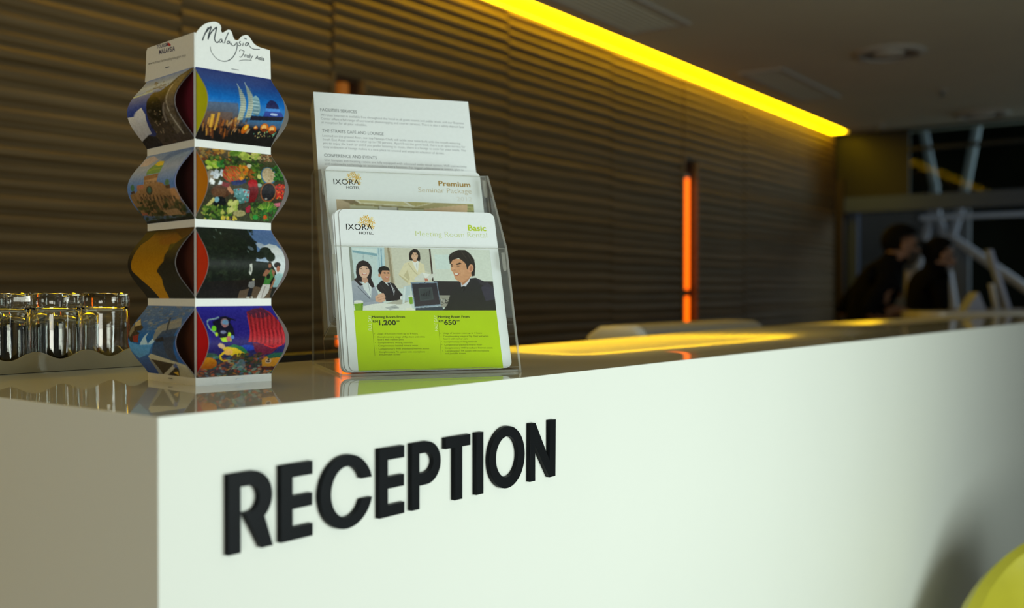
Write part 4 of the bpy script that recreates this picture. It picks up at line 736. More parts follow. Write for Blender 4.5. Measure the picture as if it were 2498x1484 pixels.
def set_lines(parent, lines, z, groups):
    """every printed line is a part: part name -> (styles, material)"""
    for nm, (styles, m_) in groups.items():
        for s, x0, y0, x1, y1, cap, st in lines:
            if st not in styles: continue
            m = MB()
            if st == 'wv': cap = 0.0038
            put_text(m, s, x0, y0, x1, y1, cap, z, OFF[st])
            if st in ('db', 'dm'):
                for dd in (-0.00016, 0.00016): put_text(m, s, x0+dd, y0, x1+dd, y1, cap, z+0.00001*(1 if dd > 0 else 2), OFF[st])
            if m.v: printpart(parent, nm, m, m_)
def blossom(parent, cx, cy, w):
    m = MB(); r = random.Random(11); spots = [(-.40, -.08), (-.27, .18), (-.06, .30), (.09, .33), (.17, .16), (.36, .22), (-.20, -.02), (0, .06), (.20, -.02), (.44, -.02), (.32, -.16), (-.02, -.16), (-.30, -.28), (.14, -.24), (.36, -.34), (-.12, .14), (.28, .06)]
    for i, (dx, dy) in enumerate(spots):
        a0 = r.uniform(0, 6.28); rad = w*r.uniform(.12, .17)
        for k in range(5 if i % 3 else 4):
            a = a0+k*6.283/(5 if i % 3 else 4); c, s = math.cos(a), math.sin(a); x, y = cx+dx*w, cy+dy*w
            m.add([(x, y, .00016), (x+rad*.5*c-rad*.2*s, y+rad*.5*s+rad*.2*c, .00016), (x+rad*c, y+rad*s, .00016), (x+rad*.5*c+rad*.2*s, y+rad*.5*s-rad*.2*c, .00016)], [(0, 3, 2, 1)], 0 if i % 5 else 1)
    printpart(parent, 'blossom_emblem', m, [M_PETAL, M_PETAL2])

# the front pocket: one printed card with a fan of blank-edged cards behind it
F = card('leaflet_card', -0.0040, 0.0100, 0.2168, 0.0027, 0.2166, 0.0085, 0.0007, 'white rental card with office photograph and lime green panel, foremost in front pocket', 'leaflet')
card('leaflet_card', -0.0050, 0.0045, 0.2130, 0.0027, 0.2160, 0.0085, 0.0007, 'white card directly behind the lime green one, a narrow left margin showing', 'leaflet')
for i, (dx, dk) in enumerate(((0.0022, 0.0062), (0.0012, 0.0074), (0.0004, 0.0086))):
    card('leaflet_card', -dk, dx, 0.2085+dx, 0.0027, 0.2150-0.0008*i, 0.0085, 0.0007, 'white card in the tight bundle at the back of the front pocket', 'leaflet', 'bundle of cards in the front pocket')
m = MB(); m.add([(x, y, 0.0001) for x, y in GREEN], [(3, 2, 1, 0)]); printpart(F, 'lime_panel', m, M_LIME)
for x, y in BULLETS:
    m = MB(); m.add([(x+0.00035*math.cos(a*math.pi/4), y+0.00035*math.sin(a*math.pi/4), 0.0002) for a in range(8)], [tuple(range(8))]); printpart(F, 'bullet', m, M_DGREEN)
for (x0, y0), (x1, y1) in (VLINES[:2], VLINES[2:]):
    m = MB(); ribbon(m, [(x0, y0), (x1, y1)], 0.00022, 0.0002); printpart(F, 'rule_line', m, M_DGREEN)
set_lines(F, FRONT_TEXT, 0.0002, {'hotel_lettering': (('logo', 'logo2'), M_INK), 'bold_title': (('lb',), M_LIMEINK), 'thin_title': (('lt',), M_PALELIME), 'price_text': (('db', 'dm', 'dh', 'ds'), M_DGREEN), 'upright_text': (('wv',), M_WHITEINK)})
blossom(F, FLOWER_FRONT[0][0], FLOWER_FRONT[0][1], 0.0215)

def pic_meeting():
    H_ = homography([(67, 77), (2211, 125), (2314, 1045), (146, 1045)], [(0, 0), (1, 0), (1, 1), (0, 1)])
    c = Canvas(500, 230, H_)
    c.a[:] = (214, 228, 226)
    c.poly([(60, 80), (620, 90), (640, 700), (90, 700)], (206, 226, 230)); c.poly([(60, 75), (105, 78), (160, 600), (100, 620)], (150, 158, 150))
    c.poly([(120, 100), (500, 110), (520, 190), (130, 130)], (222, 238, 240)); c.poly([(120, 130), (620, 200), (620, 240), (130, 168)], (140, 180, 196)); c.poly([(150, 170), (500, 230), (520, 640), (170, 600)], (204, 224, 228)); c.line([(288, 190), (295, 300)], 5, (150, 170, 180))
    c.poly([(495, 95), (610, 95), (625, 640), (520, 640)], (196, 222, 232)); c.line([(520, 100), (540, 420)], 8, (140, 176, 196)); c.line([(560, 100), (575, 380)], 14, (120, 164, 190)); c.line([(395, 230), (430, 235), (430, 255), (400, 252)], 4, (160, 180, 186))
    c.poly([(610, 90), (660, 92), (730, 700), (640, 700)], (198, 192, 172)); c.poly([(655, 92), (685, 92), (770, 720), (725, 720)], (160, 148, 124)); c.poly([(685, 92), (710, 92), (790, 720), (770, 720)], (206, 200, 180)); c.poly([(710, 92), (1300, 100), (1340, 620), (1000, 700), (790, 720)], (216, 216, 202)); c.poly([(1130, 100), (1290, 105), (1320, 480), (1180, 420)], (204, 206, 192))
    c.poly([(1290, 98), (1312, 98), (1362, 605), (1338, 605)], (64, 46, 40)); c.poly([(1312, 100), (2215, 125), (2262, 605), (1362, 600)], (222, 230, 222)); c.poly([(1370, 200), (1600, 200), (1610, 420), (1395, 420)], (214, 236, 240), .6); c.poly([(2205, 120), (2225, 122), (2290, 800), (2262, 600)], (208, 220, 214))
    c.poly([(1362, 600), (2262, 606), (2285, 820), (1400, 820)], (46, 42, 46)); c.poly([(1400, 815), (1640, 815), (1660, 1000), (1440, 1000)], (160, 158, 148)); 
    for k in range(40): c.ell(R.uniform(1440, 1620), R.uniform(870, 960), R.uniform(5, 16), R.uniform(5, 14), R.choice([(60, 60, 56), (120, 118, 110), (200, 200, 196), (90, 88, 80)]), .8)
    c.poly([(150, 960), (620, 930), (1000, 920), (1060, 1050), (140, 1050)], (232, 236, 232)); c.poly([(930, 1015), (1010, 1000), (1100, 1040), (940, 1050)], (240, 240, 226)); c.poly([(620, 1000), (780, 965), (840, 1000), (700, 1040)], (176, 182, 184), .8); c.line([(700, 990), (830, 1010)], 10, (120, 124, 128), .6)
    # woman in the cream jacket, standing
    c.poly([(825, 500), (920, 330), (1010, 300), (1060, 290), (1140, 310), (1215, 350), (1235, 480), (1200, 560), (1020, 640), (985, 660), (960, 620), (850, 530)], (232, 224, 192)); c.poly([(905, 520), (965, 430), (1000, 560), (990, 600)], (206, 196, 160)); c.poly([(830, 500), (980, 600), (975, 640), (840, 520)], (206, 196, 158)); c.line([(975, 330), (1050, 440), (1120, 510)], 10, (196, 186, 150))
    c.poly([(1030, 280), (1140, 290), (1130, 400), (1120, 470), (1060, 360)], (240, 242, 240)); c.line([(1100, 330), (1110, 420)], 10, (206, 210, 210))
    c.poly([(995, 280), (985, 200), (1010, 140), (1060, 112), (1115, 120), (1150, 170), (1160, 260), (1150, 305), (1110, 290), (1020, 290)], (40, 34, 32)); c.poly([(1045, 250), (1105, 250), (1110, 300), (1080, 320), (1045, 295)], (204, 160, 130)); c.ell(1072, 215, 52, 66, (226, 184, 156)); c.poly([(1018, 190), (1035, 140), (1090, 135), (1125, 175), (1128, 215), (1100, 170), (1050, 165), (1022, 220)], (42, 36, 34))
    for x in (1050, 1096): c.ell(x, 203, 9, 4, (70, 50, 44)); c.line([(x-12, 190), (x+12, 188)], 4, (80, 60, 50), .8)
    c.ell(1074, 252, 17, 7, (200, 110, 100)); c.ell(1074, 250, 13, 4, (240, 236, 232)); c.ell(1072, 228, 6, 4, (200, 150, 126))
    c.poly([(1060, 590), (1090, 540), (1190, 470), (1310, 500), (1410, 470), (1340, 560), (1280, 600)], (222, 224, 220)); c.poly([(1190, 470), (1310, 500), (1240, 560)], (240, 242, 240)); c.poly([(1220, 560), (1265, 560), (1285, 600), (1235, 608)], (204, 130, 110))
    # woman in the grey jacket
    c.poly([(110, 600), (230, 560), (400, 560), (480, 700), (520, 800), (490, 930), (300, 960), (140, 960), (120, 760)], (176, 184, 198), 1, (150, 160, 178)); c.poly([(250, 570), (380, 570), (420, 700), (410, 860), (300, 720)], (222, 232, 236)); c.line([(205, 680), (300, 780), (395, 870)], 7, (70, 76, 90)); c.line([(350, 590), (385, 720), (400, 820)], 5, (120, 130, 146)); c.poly([(280, 930), (480, 900), (600, 890), (600, 930), (420, 950), (290, 980)], (166, 174, 192))
    c.poly([(180, 480), (185, 370), (225, 305), (290, 286), (360, 310), (410, 370), (425, 450), (410, 560), (440, 620), (460, 690), (420, 700), (360, 610), (220, 610), (290, 660), (240, 670), (190, 620), (150, 580), (195, 540)], (42, 32, 36)); c.poly([(270, 540), (345, 540), (370, 600), (320, 635), (270, 600)], (206, 160, 138)); c.ell(305, 450, 82, 104, (230, 190, 168)); c.poly([(215, 420), (240, 345), (330, 340), (390, 400), (400, 450), (350, 380), (280, 370)], (44, 34, 36))
    for x in (262, 345): c.ell(x, 413, 15, 5, (60, 44, 42)); c.line([(x-20, 392), (x+18, 390)], 4, (90, 66, 56), .8)
    c.ell(310, 494, 34, 13, (196, 96, 92)); c.ell(310, 490, 26, 7, (244, 240, 236)); c.ell(305, 450, 9, 6, (206, 150, 128)); c.ell(250, 460, 20, 14, (236, 176, 160), .5); c.ell(365, 460, 18, 14, (236, 176, 160), .5)
    # man in the dark suit, seated
    c.poly([(490, 680), (570, 590), (640, 600), (760, 640), (830, 740), (890, 810), (850, 890), (640, 905), (600, 800), (520, 740)], (44, 40, 44)); c.poly([(575, 580), (690, 605), (740, 700), (765, 800), (700, 700)], (224, 230, 236)); c.poly([(655, 625), (695, 625), (740, 740), (765, 820), (715, 760)], (34, 32, 46)); c.line([(700, 640), (770, 740), (755, 815)], 7, (206, 210, 220)); c.poly([(850, 835), (885, 820), (890, 870), (855, 880)], (230, 234, 236)); c.line([(540, 640), (640, 760)], 6, (70, 66, 72))
    c.ell(604, 440, 86, 66, (34, 30, 30)); c.poly([(520, 420), (560, 390), (690, 430), (690, 480), (530, 500)], (34, 30, 30)); c.ell(628, 500, 72, 96, (214, 160, 128), 1, rot=-8); c.ell(538, 510, 18, 30, (200, 140, 110)); c.poly([(530, 470), (560, 410), (640, 400), (690, 445), (660, 440), (580, 440), (550, 500)], (34, 30, 30)); c.poly([(575, 550), (690, 560), (690, 600), (650, 625), (590, 600)], (206, 152, 122))
    for x in (618, 672): c.line([(x-18, 470), (x+14, 474)], 6, (50, 38, 34)); c.ell(x, 487, 13, 4, (60, 44, 40))
    c.ell(652, 545, 28, 12, (190, 96, 84)); c.ell(652, 541, 22, 6, (246, 242, 238)); c.ell(650, 512, 10, 7, (190, 132, 104))
    c.poly([(470, 840), (540, 790), (600, 780), (630, 830), (625, 900), (560, 925), (480, 910)], (222, 176, 150)); c.line([(500, 860), (590, 830)], 6, (190, 136, 112)); c.line([(520, 890), (620, 860)], 6, (186, 130, 108))
    # laptops, cups
    c.poly([(905, 680), (1010, 665), (1000, 900), (880, 950)], (196, 214, 222)); c.poly([(625, 940), (850, 880), (990, 905), (860, 955)], (186, 184, 172)); c.poly([(910, 690), (940, 686), (920, 930), (885, 945)], (224, 236, 240))
    c.poly([(145, 930), (290, 920), (280, 1045), (170, 1045)], (132, 176, 50)); c.poly([(150, 905), (285, 900), (292, 935), (148, 945)], (232, 234, 232)); c.ell(218, 905, 66, 14, (240, 242, 240)); c.poly([(260, 935), (290, 930), (282, 1045), (262, 1045)], (104, 146, 36), .7); c.poly([(980, 835), (1040, 835), (1045, 945), (1000, 950)], (132, 176, 60)); c.poly([(975, 820), (1045, 815), (1045, 840), (978, 845)], (236, 238, 236))
    c.poly([(1010, 620), (1415, 610), (1475, 980), (1075, 1010)], (130, 150, 172)); c.poly([(1030, 640), (1405, 630), (1462, 950), (1085, 985)], (48, 46, 58), 1, (66, 60, 66)); c.poly([(1130, 705), (1335, 695), (1365, 880), (1160, 905)], (74, 84, 86)); c.poly([(1150, 725), (1320, 715), (1345, 860), (1175, 885)], (66, 72, 76)); c.line([(1080, 1000), (1475, 972)], 12, (176, 192, 208)); c.poly([(1085, 1010), (1490, 985), (1520, 1045), (1090, 1045)], (66, 74, 86)); c.ell(1228, 622, 10, 6, (40, 44, 56))
    for k in range(6): c.line([(1185+k*24, 825), (1180+k*24, 800-k*11)], 11, (34, 34, 42))
    # man at the right, smiling
    c.poly([(1500, 1045), (1570, 960), (1640, 720), (1700, 690), (1790, 660), (1920, 560), (2000, 550), (2160, 620), (2260, 700), (2330, 1060)], (40, 40, 46), 1, (48, 48, 42)); c.poly([(2080, 700), (2180, 620), (2265, 700), (2300, 880), (2150, 900)], (66, 62, 82), .8); c.poly([(2000, 550), (2160, 620), (2240, 690), (2080, 660)], (58, 54, 66), .8)
    c.poly([(1770, 600), (1930, 520), (1900, 610), (1850, 680), (1780, 690)], (222, 226, 240)); c.poly([(1780, 690), (1830, 672), (1840, 740), (1810, 760)], (24, 26, 28)); c.line([(1815, 700), (1790, 760)], 4, (96, 96, 100))
    c.poly([(1660, 480), (1625, 430), (1620, 330), (1640, 260), (1850, 270), (1900, 350), (1950, 380), (1940, 520), (1890, 560), (1800, 640), (1720, 590), (1690, 570)], (216, 160, 122)); c.poly([(1780, 640), (1900, 550), (1930, 520), (1880, 600), (1800, 665)], (190, 134, 100))
    c.poly([(1590, 240), (1610, 190), (1680, 150), (1740, 125), (1840, 130), (1920, 190), (1975, 270), (1995, 380), (1985, 520), (1945, 530), (1930, 470), (1890, 390), (1870, 430), (1850, 340), (1800, 290), (1740, 250), (1650, 280), (1610, 350)], (42, 36, 34)); c.line([(1700, 150), (1620, 240)], 9, (80, 70, 64), .7); c.line([(1780, 150), (1860, 260)], 9, (84, 74, 68), .7); c.line([(1880, 190), (1950, 330)], 9, (84, 76, 70), .6)
    c.ell(1925, 410, 42, 66, (224, 164, 130), 1, rot=12); c.ell(1928, 412, 22, 40, (186, 120, 92), .8, rot=12)
    c.poly([(1690, 345), (1760, 320), (1790, 335), (1720, 355)], (50, 38, 32)); c.poly([(1622, 345), (1650, 348), (1645, 362), (1622, 360)], (50, 38, 32)); c.ell(1735, 372, 24, 6, (50, 36, 32)); c.ell(1640, 375, 14, 6, (50, 36, 32)); c.poly([(1640, 380), (1670, 385), (1700, 430), (1665, 450), (1635, 430)], (226, 172, 136)); c.line([(1640, 438), (1700, 432)], 7, (170, 112, 84))
    c.poly([(1665, 480), (1760, 478), (1730, 520), (1690, 520)], (176, 84, 70)); c.poly([(1675, 484), (1748, 482), (1722, 506), (1690, 506)], (244, 240, 234)); c.line([(1760, 440), (1775, 500)], 7, (180, 120, 90), .8); c.ell(1790, 470, 40, 50, (226, 172, 134), .5)
    c.noise(5, (110, 60)); c.blur(1); return c
def quadsurf(q, z):
    (ax, ay), (bx, by), (cx, cy), (dx, dy) = q
    return lambda fx, fy: ((ax*(1-fx)+bx*fx)*(1-fy)+(dx*(1-fx)+cx*fx)*fy, (ay*(1-fx)+by*fx)*(1-fy)+(dy*(1-fx)+cy*fx)*fy, fx*0+z)
pic_meeting().gridmesh('meeting_photograph', quadsurf(PHOTO, 0.0001), M_PRINT, F)

# the rear pocket: seminar brochures, tall text sheets behind them
Pm = card('leaflet_card', -0.046, 0.0040, 0.2185, 0.083, 0.2976, 0.0085, 0.0012, 'white seminar brochure with gold title and pale room picture in rear pocket', 'leaflet')
set_lines(Pm, PREMIUM_TEXT, 0.0002, {'hotel_lettering': (('logo', 'logo2'), M_INK), 'bold_title': (('gb',), M_GOLD), 'thin_title': (('gt',), M_PALEGOLD), 'year_text': (('faint',), M_FAINT)})
blossom(Pm, FLOWER_PREMIUM[0][0], FLOWER_PREMIUM[0][1], 0.0215)
def pic_room():
    H_ = homography([(370, 1325), (1920, 1380), (1945, 1700), (395, 1700)], [(0, 0), (1, 0), (1, 1), (0, 1)]); c = Canvas(200, 46, H_)
    c.a[:] = (216, 206, 176); c.poly([(360, 1320), (1925, 1380), (1860, 1385), (1400, 1440), (550, 1385)], (176, 166, 122)); c.poly([(370, 1325), (600, 1330), (560, 1420), (400, 1700)], (196, 178, 150)); c.poly([(440, 1330), (620, 1340), (660, 1380), (540, 1375)], (110, 96, 70), .7)
    c.poly([(600, 1335), (1180, 1355), (1290, 1415), (670, 1375)], (206, 198, 150)); c.line([(610, 1335), (680, 1375)], 14, (236, 234, 216)); c.line([(1180, 1355), (1290, 1418)], 14, (238, 236, 222)); c.line([(680, 1372), (1300, 1412)], 12, (232, 230, 206)); c.line([(1300, 1415), (1500, 1365)], 14, (232, 228, 206)); c.poly([(1220, 1355), (1490, 1365), (1310, 1410)], (186, 176, 120)); c.line([(540, 1385), (1400, 1440)], 7, (120, 110, 60)); c.poly([(545, 1390), (1400, 1445), (1400, 1700), (545, 1700)], (206, 206, 176)); c.poly([(890, 1408), (1105, 1420), (1105, 1700), (890, 1700)], (214, 214, 206)); c.line([(892, 1405), (895, 1480)], 6, (90, 84, 70)); c.line([(1108, 1420), (1110, 1480)], 6, (90, 84, 70))
    c.poly([(1400, 1445), (1860, 1385), (1860, 1700), (1400, 1700)], (214, 184, 150)); c.poly([(1855, 1380), (1925, 1382), (1945, 1700), (1860, 1700)], (176, 178, 120)); 
    for y in (1405, 1435, 1465): c.line([(1856, y), (1928, y)], 6, (110, 110, 80))
    c.noise(6, (60, 20)); c.blur(1); return c
pic_room().gridmesh('room_photograph', quadsurf(PREMIUM_PHOTO, 0.0001), M_PRINT, Pm)
for i in range(7):
    card('leaflet_card', -0.0476-0.0033*i, 0.0026-0.0002*i, 0.2165, 0.083, 0.2945-0.0006*i, 0.0085, 0.0031, 'brochure in the thick stack behind the gold titled one, edges only showing', 'leaflet', 'stack of seminar brochures in the rear pocket')
S_ = card('text_sheet', -0.0750, -0.0001, 0.2238, 0.083, 0.4258, 0.0004, 0.0010, 'tall white text sheet with three grey headings at the back of the holder', 'leaflet')
set_lines(S_, SHEET_TEXT, 0.0002, {'heading': (('h',), M_GREYINK), 'body_text': (('t',), mat('pale_grey_ink', (0.30, 0.32, 0.35), rough=0.5, noise=0.05))})
card('text_sheet', -0.0763, 0.0012, 0.2248-0.0006, 0.083, 0.4238, 0.0004, 0.0034, 'sheet just behind the tall text sheet, its right corner peeping out', 'leaflet')
for i in range(5):
    card('text_sheet', -0.0800-0.0062*i, 0.0006, 0.2228, 0.083, 0.4225-0.001*i, 0.0004, 0.0060, 'bundle of sheets at the very back of the acrylic holder, edge only visible', 'leaflet', 'sheet bundles at the back of the holder')

# ---------------------------------------------------------------- tray of upturned glasses on the left wing
M_TRAY = mat('greige_tray', (0.33, 0.30, 0.20), rough=0.30, spec=0.4, noise=0.05, nscale=30, coat=0.3)
TX0, TX1, TY0, TY1 = 0.012, 0.352, 0.527, 0.765
m = MB().box(TX0+0.001, TX1-0.001, TY0+0.001, TY1-0.001, Z0+0.0008, Z0+0.006)
def wavewall(mb, p, q, nrm, n):
    p, q, nrm = Vector(p), Vector(q), Vector(nrm); L = (q-p).length; vs = []
    for i in range(n+1):
        t = i/n; b = p.lerp(q, t); h = 0.0205+0.0052*math.cos(2*math.pi*(t*L-0.030)/0.068)
        for off, z in ((0, 0), (0, h), (0.003, h), (0.003, 0)): v = b+nrm*off; vs.append((v.x, v.y, Z0+0.0005+z))
    fs = []
    for i in range(n): fs += [(4*i+k, 4*i+(k+1) % 4, 4*(i+1)+(k+1) % 4, 4*(i+1)+k) for k in range(4)]
    fs += [(0, 1, 2, 3), (4*n+3, 4*n+2, 4*n+1, 4*n)]
    mb.add(vs, fs)
wavewall(m, (TX0, TY0, 0), (TX1, TY0, 0), (0, 1, 0), 60); wavewall(m, (TX0, TY1-0.003, 0), (TX1, TY1-0.003, 0), (0, 1, 0), 60)
wavewall(m, (TX0, TY0, 0), (TX0, TY1, 0), (1, 0, 0), 40); wavewall(m, (TX1-0.003, TY0, 0), (TX1-0.003, TY1, 0), (1, 0, 0), 40)
tag(m.build('wavy_tray', M_TRAY), 'beige tray with a wavy rim holding upturned glasses on the counter', 'tray')
prof = [(0.0312, 0), (0.0317, 0.03), (0.0320, 0.066), (0.0318, 0.0715), (0.0311, 0.0745), (0.0318, 0.0775), (0.0322, 0.0805), (0.0322, 0.0905), (0.0312, 0.0932), (0.029, 0.0940), (0.0001, 0.0938), (0.0001, 0.0760), (0.022, 0.0758), (0.0268, 0.0735), (0.0290, 0.0680), (0.0297, 0.045), (0.0296, 0.015), (0.0298, 0.0008)]
gm = None
GL = {0: 'upturned clear glass in the front row next to the picture tower', 1: 'upturned clear glass second from the picture tower in the front row', 2: 'upturned clear glass cut by the left edge of the photo'}
for row, y in enumerate((0.572, 0.643, 0.714)):
    for k, x in enumerate((0.2985, 0.2290, 0.1595)):
        if gm is None:
            g = MB().lathe(prof, 48, close=True).build('drinking_glass', M_GLASS, smooth=True); gm = g.data
        else:
            g = bpy.data.objects.new('drinking_glass', gm); COL.objects.link(g)
        g.location = (x-0.003*row, y, Z0+0.0062)
        tag(g, GL[k] if row == 0 else 'upturned clear glass in a row behind the front three, seen through them', 'glass', 'upturned glasses in the front row' if row == 0 else 'upturned glasses in the back rows')
# ---------------------------------------------------------------- lamps in the wall recesses
M_AMBER = mat('amber_lamp_glow', (0.9, 0.3, 0.02), rough=0.5, emit=(1.0, 0.125, 0.0), estr=2.3, noise=0.02)
M_CAPM = mat('pale_lamp_cap', (0.5, 0.42, 0.32), rough=0.4, noise=0.05)
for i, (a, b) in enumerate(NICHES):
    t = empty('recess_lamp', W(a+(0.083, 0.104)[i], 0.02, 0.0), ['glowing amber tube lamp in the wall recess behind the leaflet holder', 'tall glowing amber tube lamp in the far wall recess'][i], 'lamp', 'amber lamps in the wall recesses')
    for z0, z1 in ((1.0, 1.178), (1.222, 1.905)): MB().lathe([(0.0001, z0), (0.026, z0), (0.026, z1), (0.0001, z1)], 20).build('glowing_tube', M_AMBER, t, smooth=True)
    MB().lathe([(0.0001, 1.178), (0.0255, 1.178), (0.0255, 1.222), (0.0001, 1.222)], 20).build('tube_joint', M_DARKWOOD, t, smooth=True)
    if i: MB().lathe([(0.0001, 1.905), (0.026, 1.905), (0.022, 1.93), (0.0001, 1.932)], 20).build('end_cap', M_CAPM, t, smooth=True)
    else: MB().lathe([(0.0001, 1.905), (0.026, 1.905), (0.026, 1.995), (0.022, 2.0), (0.0001, 2.0)], 20).build('added_glow_cap', mat('added_amber_glow', (0.3, 0.14, 0.04), rough=0.6, emit=(1.0, 0.24, 0.0), estr=0.16, noise=0.05), t, smooth=True)  # added cap; its dim emission stands in for glow at the recess top
    MB().lathe([(0.0001, 0.0), (0.045, 0.0), (0.045, 0.02), (0.02, 0.03), (0.02, 1.0), (0.0001, 1.0)], 20).build('lamp_post', M_DARKWOOD, t, smooth=True)
# amber light strip mounted along the wall inside the ceiling cove
cl = empty('cove_light', W(-2.3, 0, ZC), 'long amber light strip glowing in the slot between wall and ceiling', 'light strip'); inv = cl.matrix_world.inverted(); TW = frame(W0, WD, WN, Vector((0, 0, 1)))
M_COVEGLOW = mat('cove_strip_glow', (0.9, 0.7, 0.1), rough=0.5, emit=(1.0, 0.60, 0.0), estr=COVE, noise=0.02)
for k in range(8):
    s0 = -9.5+k*1.53; MB().box(s0+0.002, s0+1.528, -0.110, -0.001, 2.524, 2.588, 0, inv @ TW).build('glowing_strip', M_COVEGLOW, cl)
# ---------------------------------------------------------------- ceiling fittings
TW = frame(W0, WD, WN, Vector((0, 0, 1)))
for i, (s0, s1, o0, o1) in enumerate(((-2.30, -1.16, -0.58, -0.24), (0.05, 1.13, -0.585, -0.31))):
    t = empty('air_grille', W((s0+s1)/2, (o0+o1)/2, ZC), ['shallow ceiling air grille at the top edge, nearer the camera', 'shallow ceiling air grille beside the yellow cove, farther away'][i], 'air grille', 'air grilles along the cove')
    inv = t.matrix_world.inverted()
    m = MB()
    for a in ((s0, s1, o0, o0+0.028), (s0, s1, o1-0.028, o1), (s0, s0+0.028, o0+0.028, o1-0.028), (s1-0.028, s1, o0+0.028, o1-0.028)): m.box(*a, ZC-0.014, ZC, 0, inv @ TW)
    m.build('grille_frame', M_CEILTRIM, t)
    MB().box(s0+0.028, s1-0.028, o0+0.028, o1-0.028, ZC-0.003, ZC, 0, inv @ TW).build('grille_back', M_CEIL, t)
    n = 9
    for k in range(n):
        o = o0+0.04+(o1-o0-0.08)*k/(n-1)
        MB().box(s0+0.03, s1-0.03, o-0.004, o+0.004, ZC-0.011, ZC-0.003, 0, inv @ TW).build('slat', M_CEIL, t)
for i, (s, o) in enumerate(((0.03, -1.20), (2.42, -1.22))):
    t = empty('ceiling_light', W(s, o, ZC), ['round recessed ceiling fitting with a pale inner disc, the larger one', 'round ceiling fitting near the dark glazing, the smaller one'][i], 'ceiling light', 'round ceiling fittings')
    MB().lathe([(0.150, 0), (0.190, 0), (0.188, -0.010), (0.165, -0.022), (0.150, -0.020)], 40, close=True).build('rim', M_CEILTRIM, t, smooth=True)
    MB().lathe([(0.150, -0.001), (0.150, -0.010), (0.085, -0.006), (0.085, -0.001)], 40, close=True).build('reflector', mat('dull_reflector', (0.16, 0.13, 0.11), rough=0.4, noise=0.05), t, smooth=True)
    MB().lathe([(0.0001, -0.001), (0.084, -0.001), (0.080, -0.014), (0.05, -0.021), (0.0001, -0.023)], 32).build('diffuser_disc', mat('milk_disc', (0.55, 0.52, 0.46), rough=0.5, noise=0.03), t, smooth=True)
for i, (s, o) in enumerate(((1.32, -1.19), (2.52, -0.46))):
    t = empty('sprinkler_head', W(s, o, ZC), ['small ceiling sprinkler head under the round fitting', 'small ceiling nozzle near the end of the yellow cove'][i], 'sprinkler')
    MB().lathe([(0.0001, 0), (0.035, 0), (0.032, -0.006), (0.0001, -0.007)], 20).build('escutcheon', M_CEILTRIM, t, smooth=True)
    MB().lathe([(0.0001, -0.007), (0.010, -0.007), (0.010, -0.030), (0.020, -0.034), (0.020, -0.037), (0.0001, -0.037)], 16).build('nozzle', M_STAPLE, t, smooth=True)
# ---------------------------------------------------------------- things behind the counter
t = empty('computer_monitor', (0.86, 0.82, 0.745), 'black computer monitor peeping over the counter behind the leaflet holder', 'monitor')
MB().box(-0.17, 0.20, -0.012, 0.022, 0.10, 0.338).build('screen_case', M_BLKPLASTIC, t, bevel=0.006)
MB().box(-0.03, 0.05, 0.01, 0.03, 0.01, 0.15).build('stand_neck', M_BLKPLASTIC, t, bevel=0.003)
MB().box(-0.10, 0.12, -0.07, 0.10, 0.0, 0.012).build('stand_base', M_BLKPLASTIC, t, bevel=0.004)
pr = empty('desk_printer', (2.20, 0.675, 0.750), 'low grey desk printer with rounded white end behind the counter', 'printer')
pf = [(-0.07, 0.0), (0.10, 0.0), (0.10, 0.345), (0.05, 0.364), (-0.04, 0.364), (-0.07, 0.350)]
MB().prism(pf, (-0.36, 0.36), lambda a, b, t: (t, a, b)).build('printer_body', M_GREYPLASTIC, pr, bevel=0.012, bseg=3)
m = MB().prism([(-0.073, 0.0), (0.103, 0.0), (0.103, 0.335), (0.06, 0.362), (-0.04, 0.366), (-0.062, 0.358), (-0.073, 0.335)], (-0.40, -0.355), lambda a, b, t: (t, a, b)); m.build('end_cover', M_WHITEPLASTIC, pr, bevel=0.016, bseg=4, smooth=True)
MB().prism([(-0.06, 0.0), (0.09, 0.0), (0.09, 0.30), (-0.06, 0.30)], (0.36, 0.40), lambda a, b, t: (t, a, b)).build('paper_tray', M_GREYPLASTIC, pr, bevel=0.012)
# second counter, beyond the people's near side
far = empty('far_counter', Matrix.Translation((4.715, 0.705, 0)) @ Matrix.Rotation(math.radians(-47), 4, 'Z'), 'second white counter with a rounded end beyond the long counter', 'counter')
m = MB(); P = [(0.0+0.11*(1-math.cos(a)), 0.11*math.sin(a)*-1) for a in [math.pi*0.5*k/8 for k in range(9)]]
olf = [(0.11-0.11*math.sin(a), 0.11-0.11*math.cos(a)) for a in [math.pi/2*k/8 for k in range(9)]]
olf = [(1.6, 0.0)]+olf+[(0.11-0.11*math.cos(a), 0.25+0.11*math.sin(a)) for a in [math.pi/2*k/8 for k in range(9)]]+[(1.6, 0.36)]
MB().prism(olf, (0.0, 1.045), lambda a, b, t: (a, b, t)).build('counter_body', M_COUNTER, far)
MB().prism(olf, (1.045, 1.108), lambda a, b, t: (a, b, t)).build('counter_slab', mat('satin_white_slab', (0.62, 0.60, 0.54), rough=0.30, noise=0.03, coat=1.0, coatr=0.25), far, bevel=0.004)
def pside(u, v, dep):
    F_ = 2517.0; d = Vector((math.cos(YAW)*math.cos(PITCH), math.sin(YAW)*math.cos(PITCH), -math.sin(PITCH))); r = Vector((math.sin(YAW), -math.cos(YAW), 0)); w = r.cross(d)
    return Vector(cam.location)+(d+r*((u-1249)/F_)+w*((742-v)/F_))*dep
FT = Z0+0.008
M_SCREEN = mat('cool_grey_screen_case', (0.24, 0.28, 0.42), rough=0.5, noise=0.04)
